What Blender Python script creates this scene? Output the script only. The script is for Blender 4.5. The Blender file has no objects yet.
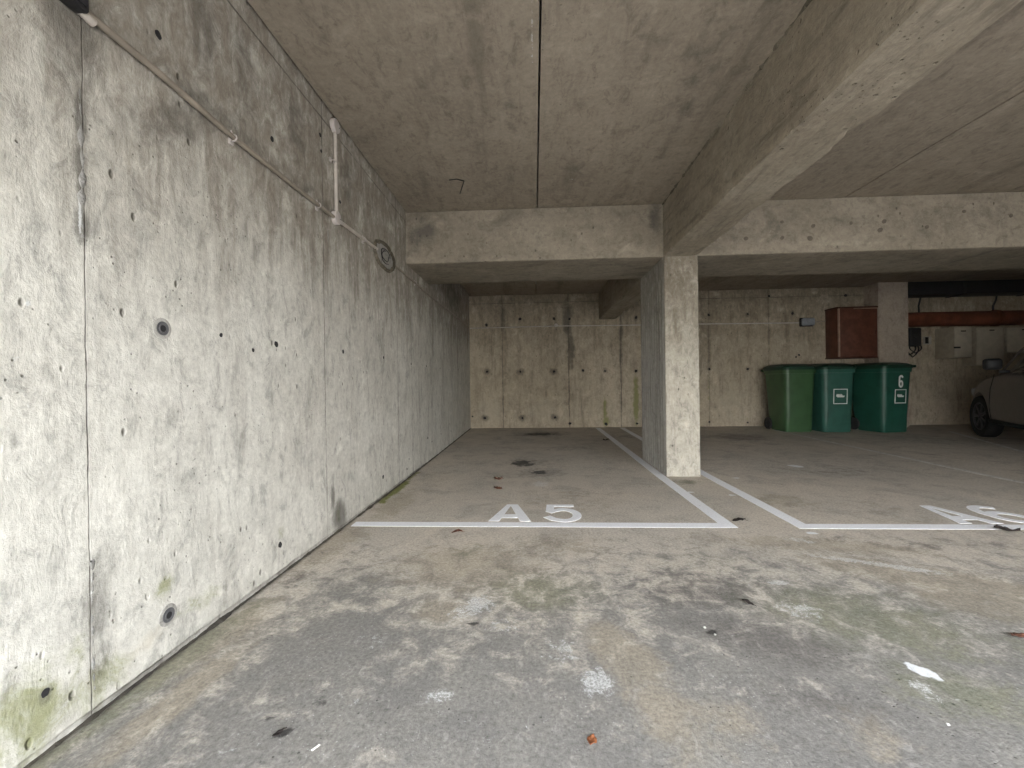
import bpy, bmesh, math, random
import numpy as np
from mathutils import Vector, Matrix, noise
random.seed(7)
C = bpy.context.scene.collection
PI = math.pi

# ------------------------------------------------------------------ measured layout (metres)
F, YAW, PITCH, ROLL, EYE = 430.0, 0.0521, -0.0029, 0.0133, 0.9
XL, ZC, ZB, YF, YR, YW = -1.2213, 2.5561, 2.0632, 4.103, 4.985, 8.13
XB0, XB1 = 1.2246, 1.5368          # long beam and column
YCB = 5.016
X_RIGHT, Y_OPEN = 12.0, -0.9

fwd = Vector((-math.sin(YAW)*math.cos(PITCH), math.cos(YAW)*math.cos(PITCH), math.sin(PITCH)))
rgt = Vector((math.cos(YAW), math.sin(YAW), 0))
up = rgt.cross(fwd)
rr = rgt*math.cos(ROLL) - up*math.sin(ROLL)
ru = rgt*math.sin(ROLL) + up*math.cos(ROLL)
rr, ru = (rgt*math.cos(ROLL) + up*(-math.sin(ROLL))), (rgt*math.sin(ROLL) + up*math.cos(ROLL))
EYEP = Vector((0, 0, EYE))

def ray(px, py):
    return fwd + rr*((px-512)/F) + ru*((384-py)/F)
def fz(y):                                  # the floor rises a little towards the back wall
    return 0.0 if y < YF else 0.045*min(1.0, (y-YF)/(YW-YF))
def fl(px, py):                             # point on the floor
    d = ray(px, py); t = -EYE/d.z
    for _ in range(4):
        t = (fz((d*t).y)-EYE)/d.z
    p = EYEP+d*t
    return Vector((p.x, p.y, fz(p.y)))
def lw(px, py, x=XL):                       # point on a plane X = x
    d = ray(px, py); return EYEP+d*(x/d.x)
def yp(px, py, y=YW):                       # point on a plane Y = y
    d = ray(px, py); return EYEP+d*(y/d.y)
def cl(px, py, z=ZC):
    d = ray(px, py); return EYEP+d*((z-EYE)/d.z)

# ------------------------------------------------------------------ object helpers
def tag(o, label=None, cat=None, group=None, kind=None):
    if label: o['label'] = label
    if cat: o['category'] = cat
    if group: o['group'] = group
    if kind: o['kind'] = kind
    return o
def empty(name, loc=(0, 0, 0), rz=0.0):
    o = bpy.data.objects.new(name, None); C.objects.link(o)
    o.location = loc; o.rotation_euler = (0, 0, rz); o.empty_display_size = .1
    return o
def obj(name, bm, mat, parent=None, smooth=False):
    me = bpy.data.meshes.new(name)
    bmesh.ops.recalc_face_normals(bm, faces=bm.faces[:])
    bm.to_mesh(me); bm.free()
    for m in (mat if isinstance(mat, (list, tuple)) else [mat]): me.materials.append(m)
    if smooth:
        for p in me.polygons: p.use_smooth = True
        if smooth == 'auto':
            me.set_sharp_from_angle(angle=math.radians(38))
    o = bpy.data.objects.new(name, me); C.objects.link(o)
    if parent: o.parent = parent
    return o
def bm_():
    return bmesh.new()
def box(bm, lo, hi, bev=0.0, seg=2, M=None):
    r = bmesh.ops.create_cube(bm, size=1.0)
    vs = r['verts']
    for v in vs:
        v.co = Vector(((lo[i]+hi[i])/2 + v.co[i]*(hi[i]-lo[i]) for i in range(3)))
    if bev > 0:
        es = list({e for v in vs for e in v.link_edges})
        rb = bmesh.ops.bevel(bm, geom=es, offset=bev, segments=seg, profile=.5, affect='EDGES')
        vs = list({v for f in rb['faces'] for v in f.verts} | {v for v in vs if v.is_valid})
    if M is not None:
        for v in vs: v.co = M @ v.co
    return vs
def tube(bm, pts, r, seg=10, closed=False):
    pts = [Vector(p) for p in pts]; n = len(pts)
    rings = []; ref = None
    for i, p in enumerate(pts):
        if closed: t = (pts[(i+1) % n]-pts[i-1])
        else: t = pts[min(i+1, n-1)]-pts[max(i-1, 0)]
        t.normalize()
        if ref is None:
            ref = Vector((0, 0, 1)) if abs(t.z) < .9 else Vector((1, 0, 0))
        a = (ref - t*ref.dot(t)).normalized(); b = t.cross(a); ref = a
        rad = r[i] if isinstance(r, (list, tuple)) else r
        rings.append([bm.verts.new(p+(a*math.cos(2*PI*k/seg)+b*math.sin(2*PI*k/seg))*rad) for k in range(seg)])
    m = n if closed else n-1
    for i in range(m):
        A, B = rings[i], rings[(i+1) % n]
        for k in range(seg): bm.faces.new((A[k], A[(k+1) % seg], B[(k+1) % seg], B[k]))
    if not closed:
        bm.faces.new(rings[0]); bm.faces.new(rings[-1])
def lathe(bm, prof, seg=24, M=None):        # prof of (radius, height) about z, closed at both ends
    M = M or Matrix()
    rings = [[bm.verts.new(M @ Vector((r*math.cos(2*PI*k/seg), r*math.sin(2*PI*k/seg), z))) for k in range(seg)] for r, z in prof]
    for A, B in zip(rings, rings[1:]):
        for k in range(seg): bm.faces.new((A[k], A[(k+1) % seg], B[(k+1) % seg], B[k]))
    bm.faces.new(rings[0]); bm.faces.new(rings[-1])
def prism(bm, pts, dz, M=None):             # extrude a flat outline (list of 2d points)
    M = M or Matrix()
    a = [bm.verts.new(M @ Vector((x, y, 0))) for x, y in pts]
    b = [bm.verts.new(M @ Vector((x, y, dz))) for x, y in pts]
    n = len(pts)
    bm.faces.new(a[::-1]); bm.faces.new(b)
    for i in range(n): bm.faces.new((a[i], a[(i+1) % n], b[(i+1) % n], b[i]))
def stroke(bm, path, w, dz, M=None, closed=False):   # ribbon of even width along a 2d path
    M = M or Matrix(); P = [Vector(p).to_2d() for p in path]; n = len(P)
    L, R = [], []
    for i in range(n):
        if closed: a, b = P[i]-P[i-1], P[(i+1) % n]-P[i]
        else:
            a = P[i]-P[i-1] if i else P[1]-P[0]
            b = P[i+1]-P[i] if i < n-1 else P[-1]-P[-2]
        a, b = a.normalized(), b.normalized()
        na, nb = Vector((-a.y, a.x)), Vector((-b.y, b.x))
        m = (na+nb).normalized(); k = (w/2)/max(.45, m.dot(na))
        L.append(P[i]+m*k); R.append(P[i]-m*k)
    def ring(z): return [[bm.verts.new(M @ Vector((p.x, p.y, z))) for p in S] for S in (L, R)]
    (l0, r0), (l1, r1) = ring(0), ring(dz)
    for i in range(n if closed else n-1):
        j = (i+1) % n
        bm.faces.new((l1[i], r1[i], r1[j], l1[j])); bm.faces.new((l0[i], l0[j], r0[j], r0[i]))
        bm.faces.new((l0[i], l1[i], l1[j], l0[j])); bm.faces.new((r0[i], r0[j], r1[j], r1[i]))
    if not closed:
        for i in (0, n-1): bm.faces.new((l0[i], r0[i], r1[i], l1[i]))
def arc(cx, cy, rx, ry, a0, a1, n=14):
    return [(cx+rx*math.cos(math.radians(a0+(a1-a0)*i/n)), cy+ry*math.sin(math.radians(a0+(a1-a0)*i/n))) for i in range(n+1)]
def copy_tree(o, parent=None):
    c = o.copy(); C.objects.link(c)
    if parent: c.parent = parent
    for ch in [x for x in bpy.data.objects if x.parent == o]: copy_tree(ch, c)
    return c

# ------------------------------------------------------------------ materials
class N:
    def __init__(s, name):
        s.m = bpy.data.materials.new(name); s.m.use_nodes = True
        s.t = s.m.node_tree; s.t.nodes.clear()
        s.out = s.t.nodes.new('ShaderNodeOutputMaterial'); s.b = s.t.nodes.new('ShaderNodeBsdfPrincipled')
        s.t.links.new(s.b.outputs[0], s.out.inputs[0])
        s.pos = s.n('ShaderNodeNewGeometry').outputs['Position']
    def n(s, t): return s.t.nodes.new(t)
    def put(s, sock, v):
        if isinstance(v, bpy.types.NodeSocket): s.t.links.new(v, sock)
        elif isinstance(v, (tuple, list)) and len(v) == 3 and sock.type == 'RGBA': sock.default_value = (*v, 1)
        else: sock.default_value = v
    def math(s, op, a, b=0.0, c=None, clamp=False):
        q = s.n('ShaderNodeMath'); q.operation = op; q.use_clamp = clamp
        s.put(q.inputs[0], a); s.put(q.inputs[1], b)
        if c is not None: s.put(q.inputs[2], c)
        return q.outputs[0]
    def vmul(s, v, k, add=(0, 0, 0)):
        q = s.n('ShaderNodeMapping'); s.put(q.inputs[0], v); q.inputs['Scale'].default_value = k; q.inputs['Location'].default_value = add
        return q.outputs[0]
    def noise(s, v, scale, detail=4, rough=.55, dist=0.0):
        q = s.n('ShaderNodeTexNoise'); s.put(q.inputs['Vector'], v); q.inputs['Scale'].default_value = scale
        q.inputs['Detail'].default_value = detail; q.inputs['Roughness'].default_value = rough; q.inputs['Distortion'].default_value = dist
        return q.outputs['Fac']
    def voro(s, v, scale, rnd=1.0, feat='F1'):
        q = s.n('ShaderNodeTexVoronoi'); q.feature = feat; s.put(q.inputs['Vector'], v); q.inputs['Scale'].default_value = scale
        q.inputs['Randomness'].default_value = rnd
        return q.outputs['Distance']
    def rng(s, v, a, b, c=0.0, d=1.0, smooth=True):
        q = s.n('ShaderNodeMapRange'); q.interpolation_type = 'SMOOTHSTEP' if smooth else 'LINEAR'
        s.put(q.inputs['Value'], v)
        for k, x in zip(('From Min', 'From Max', 'To Min', 'To Max'), (a, b, c, d)): q.inputs[k].default_value = x
        return q.outputs[0]
    def mix(s, f, a, b, mode='MIX'):
        q = s.n('ShaderNodeMix'); q.data_type = 'RGBA'; q.blend_type = mode
        s.put(q.inputs[0], f); s.put(q.inputs[6], a); s.put(q.inputs[7], b)
        return q.outputs[2]
    def attr(s, name):
        q = s.n('ShaderNodeAttribute'); q.attribute_name = name
        z = s.n('ShaderNodeSeparateColor'); s.t.links.new(q.outputs['Color'], z.inputs[0])
        return z.outputs[0], z.outputs[1], z.outputs[2], q.outputs['Alpha']
    def xyz(s):
        q = s.n('ShaderNodeSeparateXYZ'); s.put(q.inputs[0], s.pos); return q.outputs
    def fin(s, col, rough=.9, bump=None, bs=.3, bd=.01, spec=.25, metal=0):
        s.put(s.b.inputs['Base Color'], col); s.put(s.b.inputs['Roughness'], rough); s.b.inputs['Specular IOR Level'].default_value = spec
        s.b.inputs['Metallic'].default_value = metal
        if bump is not None:
            q = s.n('ShaderNodeBump'); s.put(q.inputs['Height'], bump); q.inputs['Strength'].default_value = bs; q.inputs['Distance'].default_value = bd
            s.t.links.new(q.outputs[0], s.b.inputs['Normal'])
        return s.m

def concrete(name, c1, c2, streak=(1, 1, .1), sk=9.0, seed=0.0, streak_amt=.30, cd=(.13, .12, .10), joints=(), stains=False,
             pits=.5, ribs=None, grime=None, bs=.5, mott=.5, top_dirt_shade=None):
    g = N(name); p = g.vmul(g.pos, (1, 1, 1), (seed, seed*1.7, seed*.6)); x, y, z = g.xyz()
    big = g.noise(p, .9, 5, .6, .3); med = g.noise(p, 4.5, 6, .65, .4)
    sv = g.vmul(p, streak); st = g.noise(sv, sk, 6, .7, .25); st2 = g.noise(sv, sk*3.4, 4, .7)
    fine = g.noise(p, 90, 3, .7); grain = g.noise(p, 32, 5, .75)
    col = g.mix(g.rng(big, .35, .65), c1, c2)
    col = g.mix(g.math('MULTIPLY', g.rng(st, .50, .72), streak_amt*1.7), col, cd)
    col = g.mix(g.math('MULTIPLY', g.rng(st2, .56, .74), streak_amt*.8), col, cd)
    col = g.mix(g.math('MULTIPLY', g.rng(med, .5, .75), .42), col, tuple(k*.52 for k in c1))
    mot = g.noise(g.vmul(p, tuple(.45+.55*k for k in streak)), 15, 7, .78, .6)
    col = g.mix(g.math('MULTIPLY', g.rng(mot, .49, .66), mott), col, tuple(k*.42 for k in c1))
    lite = tuple(min(.8, k*1.28) for k in c1)
    col = g.mix(g.math('MULTIPLY', g.rng(mot, .46, .32), mott*.8), col, lite)
    if top_dirt_shade:  # darker towards the top: dirt, with upper shade painted into the colour
        td = g.math('MULTIPLY', g.rng(g.math('ADD', z, g.math('MULTIPLY', g.math('SUBTRACT', st, .5), 1.4)), top_dirt_shade[0], top_dirt_shade[1]), g.rng(mot, .3, .6, .5, 1))
        col = g.mix(g.math('MULTIPLY', td, top_dirt_shade[2]), col, top_dirt_shade[3])
    col = g.mix(g.math('MULTIPLY', g.rng(med, .46, .25), .55), col, lite)
    col = g.mix(.55, col, g.mix(1.0, col, g.mix(grain, (.35, .35, .35), (1.6, 1.6, 1.6)), 'MULTIPLY'))
    h = g.math('ADD', g.math('MULTIPLY', g.math('ADD', med, mot), .5), g.math('MULTIPLY', grain, .35))
    h = g.math('ADD', h, g.math('MULTIPLY', st2, .30))
    if pits:
        pv = g.voro(g.vmul(p, (1, 1, .62)), 13); pm = g.math('MULTIPLY', g.rng(pv, .13, .05), g.rng(g.noise(p, 3.1, 2), .47, .56))
        pv2 = g.voro(p, 38); pm2 = g.math('MULTIPLY', g.rng(pv2, .16, .07), g.rng(g.noise(p, 5.3, 2), .50, .6))
        pm = g.math('MAXIMUM', pm, pm2)
        col = g.mix(g.math('MULTIPLY', pm, pits), col, tuple(k*.5 for k in cd)); h = g.math('SUBTRACT', h, pm)
    if stains:
        d, gr, tn, wh = g.attr('stain')
        w1 = g.noise(p, 7, 6, .72, .5)
        def am(a, lo=.42, hi=.78): return g.rng(g.math('ADD', a, g.math('MULTIPLY', g.math('SUBTRACT', w1, .5), 1.1)), lo, hi)
        col = g.mix(g.math('MULTIPLY', am(tn), .45), col, (.48, .43, .34))
        col = g.mix(g.math('MULTIPLY', am(gr), .75), col, (.20, .215, .075))
        col = g.mix(g.math('MULTIPLY', am(d, .35, .85), .72), col, (.085, .08, .07))
        w2 = g.noise(p, 22, 5, .8, .3)
        col = g.mix(g.math('MULTIPLY', g.rng(g.math('ADD', wh, g.math('SUBTRACT', w2, .5)), .45, .62), .8), col, (.70, .72, .72))
    for ax, c0, wd, wob, lim in joints:
        q = (x, y, z)[ax]
        wn = g.noise(g.vmul(p, (1, 1, 1)), 3.0, 5, .7)
        dd = g.math('ABSOLUTE', g.math('ADD', g.math('SUBTRACT', q, c0), g.math('MULTIPLY', g.math('SUBTRACT', wn, .5), wob)))
        m = g.rng(dd, wd, wd*.35)
        halo = g.math('MULTIPLY', g.rng(dd, wd*9, wd*1.5), g.rng(g.noise(p, 5, 4, .7), .42, .62))
        if lim:
            la, lo, hi = lim; lq = (x, y, z)[la]
            k = g.math('MULTIPLY', g.math('GREATER_THAN', lq, lo), g.math('LESS_THAN', lq, hi)); m = g.math('MULTIPLY', m, k); halo = g.math('MULTIPLY', halo, k)
        col = g.mix(g.math('MULTIPLY', halo, .22), col, cd)
        m = g.math('MULTIPLY', m, g.rng(g.noise(p, 2.3, 5, .8), .35, .62, .25, 1))
        col = g.mix(g.math('MULTIPLY', m, .75), col, (.09, .08, .07)); h = g.math('SUBTRACT', h, g.math('MULTIPLY', m, 1.2))
    if ribs:
        ax, per = ribs; q = (x, y, z)[ax]
        w = g.math('SINE', g.math('MULTIPLY', g.math('ADD', q, g.math('MULTIPLY', g.noise(p, 2, 2), .02)), 2*PI/per))
        h = g.math('ADD', h, g.math('MULTIPLY', w, .55)); col = g.mix(g.math('MULTIPLY', g.rng(w, -.3, -1), .3), col, cd)
    h = g.math('ADD', h, g.math('MULTIPLY', fine, .08))
    return g.fin(col, .92, h, bs, .012, .2)

def plain(name, c, rough=.5, metal=0, spec=.4, var=.12, bump=.05, scale=12, c2=None, coat=0):
    g = N(name)
    tc = g.n('ShaderNodeTexCoord').outputs['Object']
    a = g.noise(tc, scale, 4, .6); b = g.noise(tc, scale*7, 3, .6)
    col = g.mix(g.rng(a, .35, .7), tuple(k*(1-var) for k in c), tuple(k*(1+var) for k in c) if c2 is None else c2)
    m = g.fin(col, g.rng(b, .3, .7, max(.02, rough-.06), min(1, rough+.06)), b, bump, .004, spec, metal)
    g.b.inputs['Coat Weight'].default_value = coat
    return m

# positions of the joints of the left wall, read off the photo
JY1, JY2, JY3 = lw(87, 380).y, lw(325.5, 380).y, lw(398, 380).y
JZ1 = lw(318, 113).z
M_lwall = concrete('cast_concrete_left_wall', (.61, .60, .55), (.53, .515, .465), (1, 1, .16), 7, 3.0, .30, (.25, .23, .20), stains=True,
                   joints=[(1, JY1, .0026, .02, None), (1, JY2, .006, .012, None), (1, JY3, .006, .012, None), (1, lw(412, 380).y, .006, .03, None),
                           (2, JZ1, .006, .012, None), (2, .012, .012, .03, None)], pits=.6, bs=.7, mott=.62, top_dirt_shade=(1.25, 2.0, .8, (.20, .17, .135)))
BJ = [yp(p, 370).x for p in (502.7, 569, 621, 709, 769)]
M_bwall = concrete('cast_concrete_back_wall', (.50, .435, .34), (.43, .37, .28), (1, 1, .13), 6, 11.0, .34, (.13, .11, .085), stains=True,
                   joints=[(0, BJ[0], .012, .05, None), (0, BJ[1], .018, .06, None), (0, BJ[2], .014, .05, None), (0, BJ[3], .006, .03, None), (0, BJ[4], .008, .03, None),
                           (2, yp(560, 302).z, .008, .02, None)], pits=.7, mott=.5, top_dirt_shade=(.9, 2.6, .65, (.15, .125, .09)))
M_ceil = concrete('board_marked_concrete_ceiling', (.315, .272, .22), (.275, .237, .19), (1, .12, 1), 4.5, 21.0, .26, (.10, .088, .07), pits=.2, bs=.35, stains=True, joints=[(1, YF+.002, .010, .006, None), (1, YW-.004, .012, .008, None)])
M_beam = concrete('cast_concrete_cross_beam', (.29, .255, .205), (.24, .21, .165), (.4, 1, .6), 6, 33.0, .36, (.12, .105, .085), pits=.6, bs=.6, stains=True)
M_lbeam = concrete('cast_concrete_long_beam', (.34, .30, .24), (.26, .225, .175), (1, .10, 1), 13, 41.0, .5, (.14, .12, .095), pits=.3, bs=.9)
M_col = concrete('cast_concrete_column', (.45, .425, .365), (.39, .36, .30), (1, 1, .22), 14, 52.0, .34, (.15, .135, .11), pits=.6, bs=.9, mott=.65, top_dirt_shade=(.8, 1.9, .9, (.17, .145, .11)))
M_colrib = concrete('board_marked_column_side', (.42, .41, .38), (.37, .36, .33), (1, 1, .05), 14, 57.0, .3, (.14, .13, .11), pits=.1, ribs=(1, .085), bs=.9, top_dirt_shade=(1.0, 2.2, .6, (.17, .145, .11)))
M_pil = concrete('smooth_rendered_concrete', (.42, .36, .30), (.40, .34, .28), (1, 1, .3), 4, 61.0, .08, (.2, .17, .14), pits=.0, bs=.2)

def floor_material():
    g = N('worn_concrete_floor'); p = g.pos; x, y, z = g.xyz()
    d, gr, tn, wh = g.attr('stain'); d2, sp, cool, moss = g.attr('stain2')
    big = g.noise(p, .8, 6, .62, .5); med = g.noise(p, 3.2, 7, .7, .6); w1 = g.noise(p, 9, 6, .75, .4)
    smear = g.noise(g.vmul(p, (1, .35, 1)), 6, 6, .7, .5); fine = g.noise(p, 75, 4, .8); grit = g.noise(p, 190, 2, .7)
    base = g.mix(g.rng(big, .36, .64), (.46, .425, .37), (.52, .47, .40))
    base = g.mix(g.math('MULTIPLY', g.rng(med, .45, .72), .6), base, (.27, .25, .23))
    base = g.mix(g.math('MULTIPLY', g.rng(smear, .5, .7), .35), base, (.46, .42, .36))
    def am(a, lo, hi, k=1.0): return g.rng(g.math('ADD', a, g.math('MULTIPLY', g.math('SUBTRACT', w1, .5), k*1.7)), lo, hi)
    col = g.mix(g.math('MULTIPLY', am(cool, .35, .8), .85), base, g.mix(g.rng(med, .4, .65), (.135, .135, .132), (.19, .186, .172)))
    col = g.mix(g.math('MULTIPLY', am(tn, .35, .85), .6), col, g.mix(g.rng(med, .4, .62), (.34, .295, .225), (.25, .22, .17)))
    col = g.mix(g.math('MULTIPLY', am(gr, .35, .85), .8), col, g.mix(g.rng(med, .4, .62), (.22, .215, .155), (.165, .17, .125)))
    col = g.mix(g.math('MULTIPLY', am(moss, .4, .8), .9), col, (.155, .175, .030))
    col = g.mix(g.math('MULTIPLY', am(d, .35, .9), .5), col, (.095, .085, .08))
    col = g.mix(g.math('MULTIPLY', am(d2, .4, .7), .9), col, (.035, .033, .032))
    # grit, worn aggregate
    col = g.mix(.75, col, g.mix(1.0, col, g.mix(g.rng(fine, .25, .75, 0, 1, False), (.35, .35, .35), (1.65, 1.65, 1.65)), 'MULTIPLY'))
    v = g.voro(p, 60); vk = g.noise(p, 2.4, 3)
    lg = g.math('MULTIPLY', g.rng(v, .17, .07), g.rng(vk, .45, .62))
    col = g.mix(g.math('MULTIPLY', lg, .5), col, (.55, .55, .54))
    v2 = g.voro(g.vmul(p, (1, 1, 1), (4, 7, 2)), 34); dk = g.math('MULTIPLY', g.rng(v2, .14, .06), g.rng(g.noise(p, 3.3, 3), .48, .6))
    col = g.mix(g.math('MULTIPLY', dk, .7), col, (.04, .038, .036))
    scuff = g.noise(g.vmul(p, (1, 1, 1), (9, 3, 1)), 26, 6, .85, .6)
    wm = g.rng(g.math('ADD', wh, g.math('MULTIPLY', g.math('SUBTRACT', scuff, .5), 2.4)), .58, .82)
    wm = g.math('MULTIPLY', wm, g.rng(g.noise(p, 130, 4, .85), .42, .58, .15, 1))
    col = g.mix(g.math('MULTIPLY', wm, .8), col, (.66, .67, .67))
    sm = g.rng(g.math('ADD', sp, g.math('MULTIPLY', g.math('SUBTRACT', w1, .5), .6)), .45, .6)
    col = g.mix(g.math('MULTIPLY', sm, .95), col, (.72, .74, .76))
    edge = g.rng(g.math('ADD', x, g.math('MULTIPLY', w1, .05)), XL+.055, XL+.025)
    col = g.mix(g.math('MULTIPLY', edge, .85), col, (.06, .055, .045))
    # fine cracks
    cr = g.voro(g.vmul(g.mix(.25, p, g.vmul(p, (1, 1, 1))), (1, 1, 1)), 1.1, 1.0, 'DISTANCE_TO_EDGE')
    mid = g.noise(g.vmul(p, (1, .7, 1)), 22, 6, .8, .8)
    col = g.mix(g.math('MULTIPLY', g.rng(mid, .52, .68), .45), col, g.mix(.5, col, (.06, .055, .05)))
    col = g.mix(g.math('MULTIPLY', g.rng(mid, .46, .32), .35), col, (.46, .44, .41))
    h = g.math('ADD', g.math('MULTIPLY', fine, .35), g.math('MULTIPLY', med, .5)); h = g.math('ADD', h, g.math('MULTIPLY', grit, .15))
    h = g.math('SUBTRACT', g.math('ADD', h, g.math('MULTIPLY', lg, .2)), g.math('MULTIPLY', dk, .6)); h = g.math('SUBTRACT', h, g.math('MULTIPLY', edge, .8))
    return g.fin(col, g.rng(med, .3, .7, .62, .85), h, .55, .01, .3)
M_floor = floor_material()

def paint_material(name, c, wear=.5):
    g = N(name); a = g.noise(g.pos, 16, 6, .8, .3); b = g.noise(g.pos, 90, 3, .7)
    m = g.rng(g.math('ADD', a, g.math('MULTIPLY', b, .25)), .63+.12*(1-wear), .78+.12*(1-wear))
    col = g.mix(g.rng(b, .3, .7), c, tuple(k*.86 for k in c)); col = g.mix(g.math('MULTIPLY', m, .8), col, (.25, .24, .22))
    return g.fin(col, .7, g.math('SUBTRACT', b, m), .3, .003, .3)
M_paint = paint_material('white_road_paint', (.86, .875, .91), .25)
M_paint_old = paint_material('worn_white_road_paint', (.62, .61, .58), 1.2)

# ------------------------------------------------------------------ surfaces with stains
def spots(coords2, lst):
    out = np.zeros(len(coords2))
    for cx, cy, ra, rb, ang, amp in lst:
        d = coords2-np.array([cx, cy]); c, s = math.cos(ang), math.sin(ang)
        u = (d[:, 0]*c+d[:, 1]*s)/ra; v = (-d[:, 0]*s+d[:, 1]*c)/rb
        out = np.maximum(out, amp*np.clip(1.25-np.sqrt(u*u+v*v)*.75, 0, 1))
    return out
def line_steps(segs):
    r = []
    for a, b, n in segs: r += [a+(b-a)*i/n for i in range(n)]
    return r+[segs[-1][1]]
def slab(name, mat, us, vs, P, back, layers, kind='structure', holes=None):
    """A slab whose seen face is a fine grid P(u, v) and whose other side lies `back` behind it."""
    bm = bm_(); nu, nv = len(us), len(vs)
    G = [[bm.verts.new(P(u, v)) for v in vs] for u in us]
    for i in range(nu-1):
        for j in range(nv-1): bm.faces.new((G[i][j], G[i+1][j], G[i+1][j+1], G[i][j+1]))
    bk = Vector(back); c = [bm.verts.new(G[i][j].co+bk) for i, j in ((0, 0), (nu-1, 0), (nu-1, nv-1), (0, nv-1))]
    bm.faces.new(c[::-1])
    bm.faces.new([G[i][0] for i in range(nu)][::-1]+[c[0], c[1]]); bm.faces.new([G[nu-1][j] for j in range(nv)][::-1]+[c[1], c[2]])
    bm.faces.new([G[i][nv-1] for i in range(nu)]+[c[2], c[3]]); bm.faces.new([G[0][j] for j in range(nv)]+[c[3], c[0]])
    o = obj(name, bm, mat); o['kind'] = kind
    uv = np.array([(u, v) for u in us for v in vs]); n = len(uv)
    for lname, chans in layers.items():
        at = o.data.attributes.new(lname, 'FLOAT_COLOR', 'POINT')
        A = np.zeros((len(o.data.vertices), 4))
        for k, l in enumerate(chans): A[:n, k] = spots(uv, l) if l else 0
        at.data.foreach_set('color', A.astype(np.float32).ravel())
    return o

def fs(px, py, ra, rb, ang=0, amp=1.0):     # floor spot: centre read off the photo, radii in metres (ra across, rb away)
    p = fl(px, py); return (p.x, p.y, ra, rb, math.radians(ang), amp)
tan = [fs(225, 632, .10, .26, -8), fs(190, 690, .06, .3, -5), fs(330, 545, .16, .5, -8, .9), fs(470, 565, .42, .3, 0, .95), fs(560, 545, .3, .2, 0, .7), fs(440, 610, .12, .12, 0, .9),
       fs(395, 505, .14, .5, 0, .9), fs(625, 655, .10, .22, 25), fs(665, 715, .09, .2, 20, .9), fs(940, 580, .55, .16, -28, 1), fs(820, 545, .7, .12, -10, .85), fs(780, 500, .3, .25, 0, .8),
       fs(570, 500, .6, .5, 0, .55), fs(880, 510, .5, .5, 0, .5), fs(985, 600, .3, .2, 0, .9), fs(870, 730, .12, .12, 0, .6), fs(620, 480, .3, .6, 0, .45), fs(730, 720, .1, .12, 0, .7), fs(430, 480, .3, .9, 0, .5)]
grn = [fs(120, 700, .07, .6, -6), fs(205, 610, .06, .35, -4, .9), fs(540, 590, .3, .2, 0, .75), fs(870, 620, .5, .28, -20, .75), fs(700, 560, .3, .2, 0, .45), fs(960, 690, .2, .15, 0, .8), fs(470, 550, .12, .12, 0, .6), fs(685, 482, .2, .12, 0, .7)]
drk = [fs(700, 590, .32, .2, 10, .8), fs(770, 640, .3, .14, -25, .85), fs(820, 700, .2, .12, -15, .7), fs(860, 540, .25, .12, 0, .5), fs(350, 560, .18, .3, 0, .5), fs(960, 545, .6, .14, 0, .55),
       fs(740, 437, .5, .45, 0, .95), fs(830, 470, .9, .4, 0, .55), fs(525, 462, .32, .42, 0, .6), fs(540, 473, .3, .3, 0, .75), fs(540, 434, .5, .35, 0, .9), fs(565, 448, .5, .3, 0, .6), fs(300, 575, .08, .2, 0, .6), fs(950, 440, 1.2, .7, 0, .6), fs(620, 437, .5, .3, 0, .6)]  # first spot, left of the bins, is shade painted into the floor colour
wht = [fs(478, 604, .07, .09, 0, 0.98), fs(465, 612, .09, .07, 0, 0.78), fs(505, 625, .12, .07, 0, 0.65), fs(597, 682, .055, .07, 0, 1.04), fs(560, 650, .09, .1, 0, 0.65), fs(780, 582, .05, .03, 0, 1.10), fs(870, 563, .35, .035, -22, 0.98), fs(900, 568, .2, .03, -25, 1.04), fs(800, 540, .12, .05, -30, 0.78),
       fs(925, 690, .03, .05, 0, 1.04), fs(800, 610, .12, .10, -20, 0.72), fs(440, 695, .05, .03, 10, 0.91), fs(370, 640, .1, .08, 0, 0.52), fs(360, 610, .08, .05, 0, 0.52), fs(350, 700, .1, .1, 0, 0.45), fs(540, 484, .1, .15, 0, 0.91), fs(630, 610, .15, .12, 0, 0.45), fs(240, 740, .15, .08, 0, 0.45), fs(500, 730, .3, .15, 0, 0.39), fs(700, 740, .2, .1, 0, 0.33)]
oil = [fs(522, 463, .13, .22, 0, .85), fs(540, 472, .13, .14, 0, .65), fs(541, 434, .3, .2, 0, .8), fs(471, 624.5, .028, .016, 0, 1.1), fs(278.5, 735, .012, .02, -20, .9), fs(270, 718, .035, .02, 0, .75), fs(300, 722, .03, .02, 0, .65), fs(285, 686, .014, .02, 0, .8), fs(710, 632, .02, .025, 0, .8), fs(320, 702, .03, .03, 0, .62)]
spl = [fs(922, 671, .028, .05, 30, 1.0), fs(795, 466, .07, .1, 30, .8), fs(812, 533, .05, .03, 0, .8), fs(742, 571, .05, .015, 0, .4), fs(690, 492, .04, .03, 0, .8), fs(700, 498, .03, .03, 0, .7), fs(958, 699, .03, .01, 0, .6), fs(855, 478, .05, .02, 0, .5), fs(736, 478, .04, .03, 0, .9), fs(732, 495, .04, .03, 0, .8)]
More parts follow.
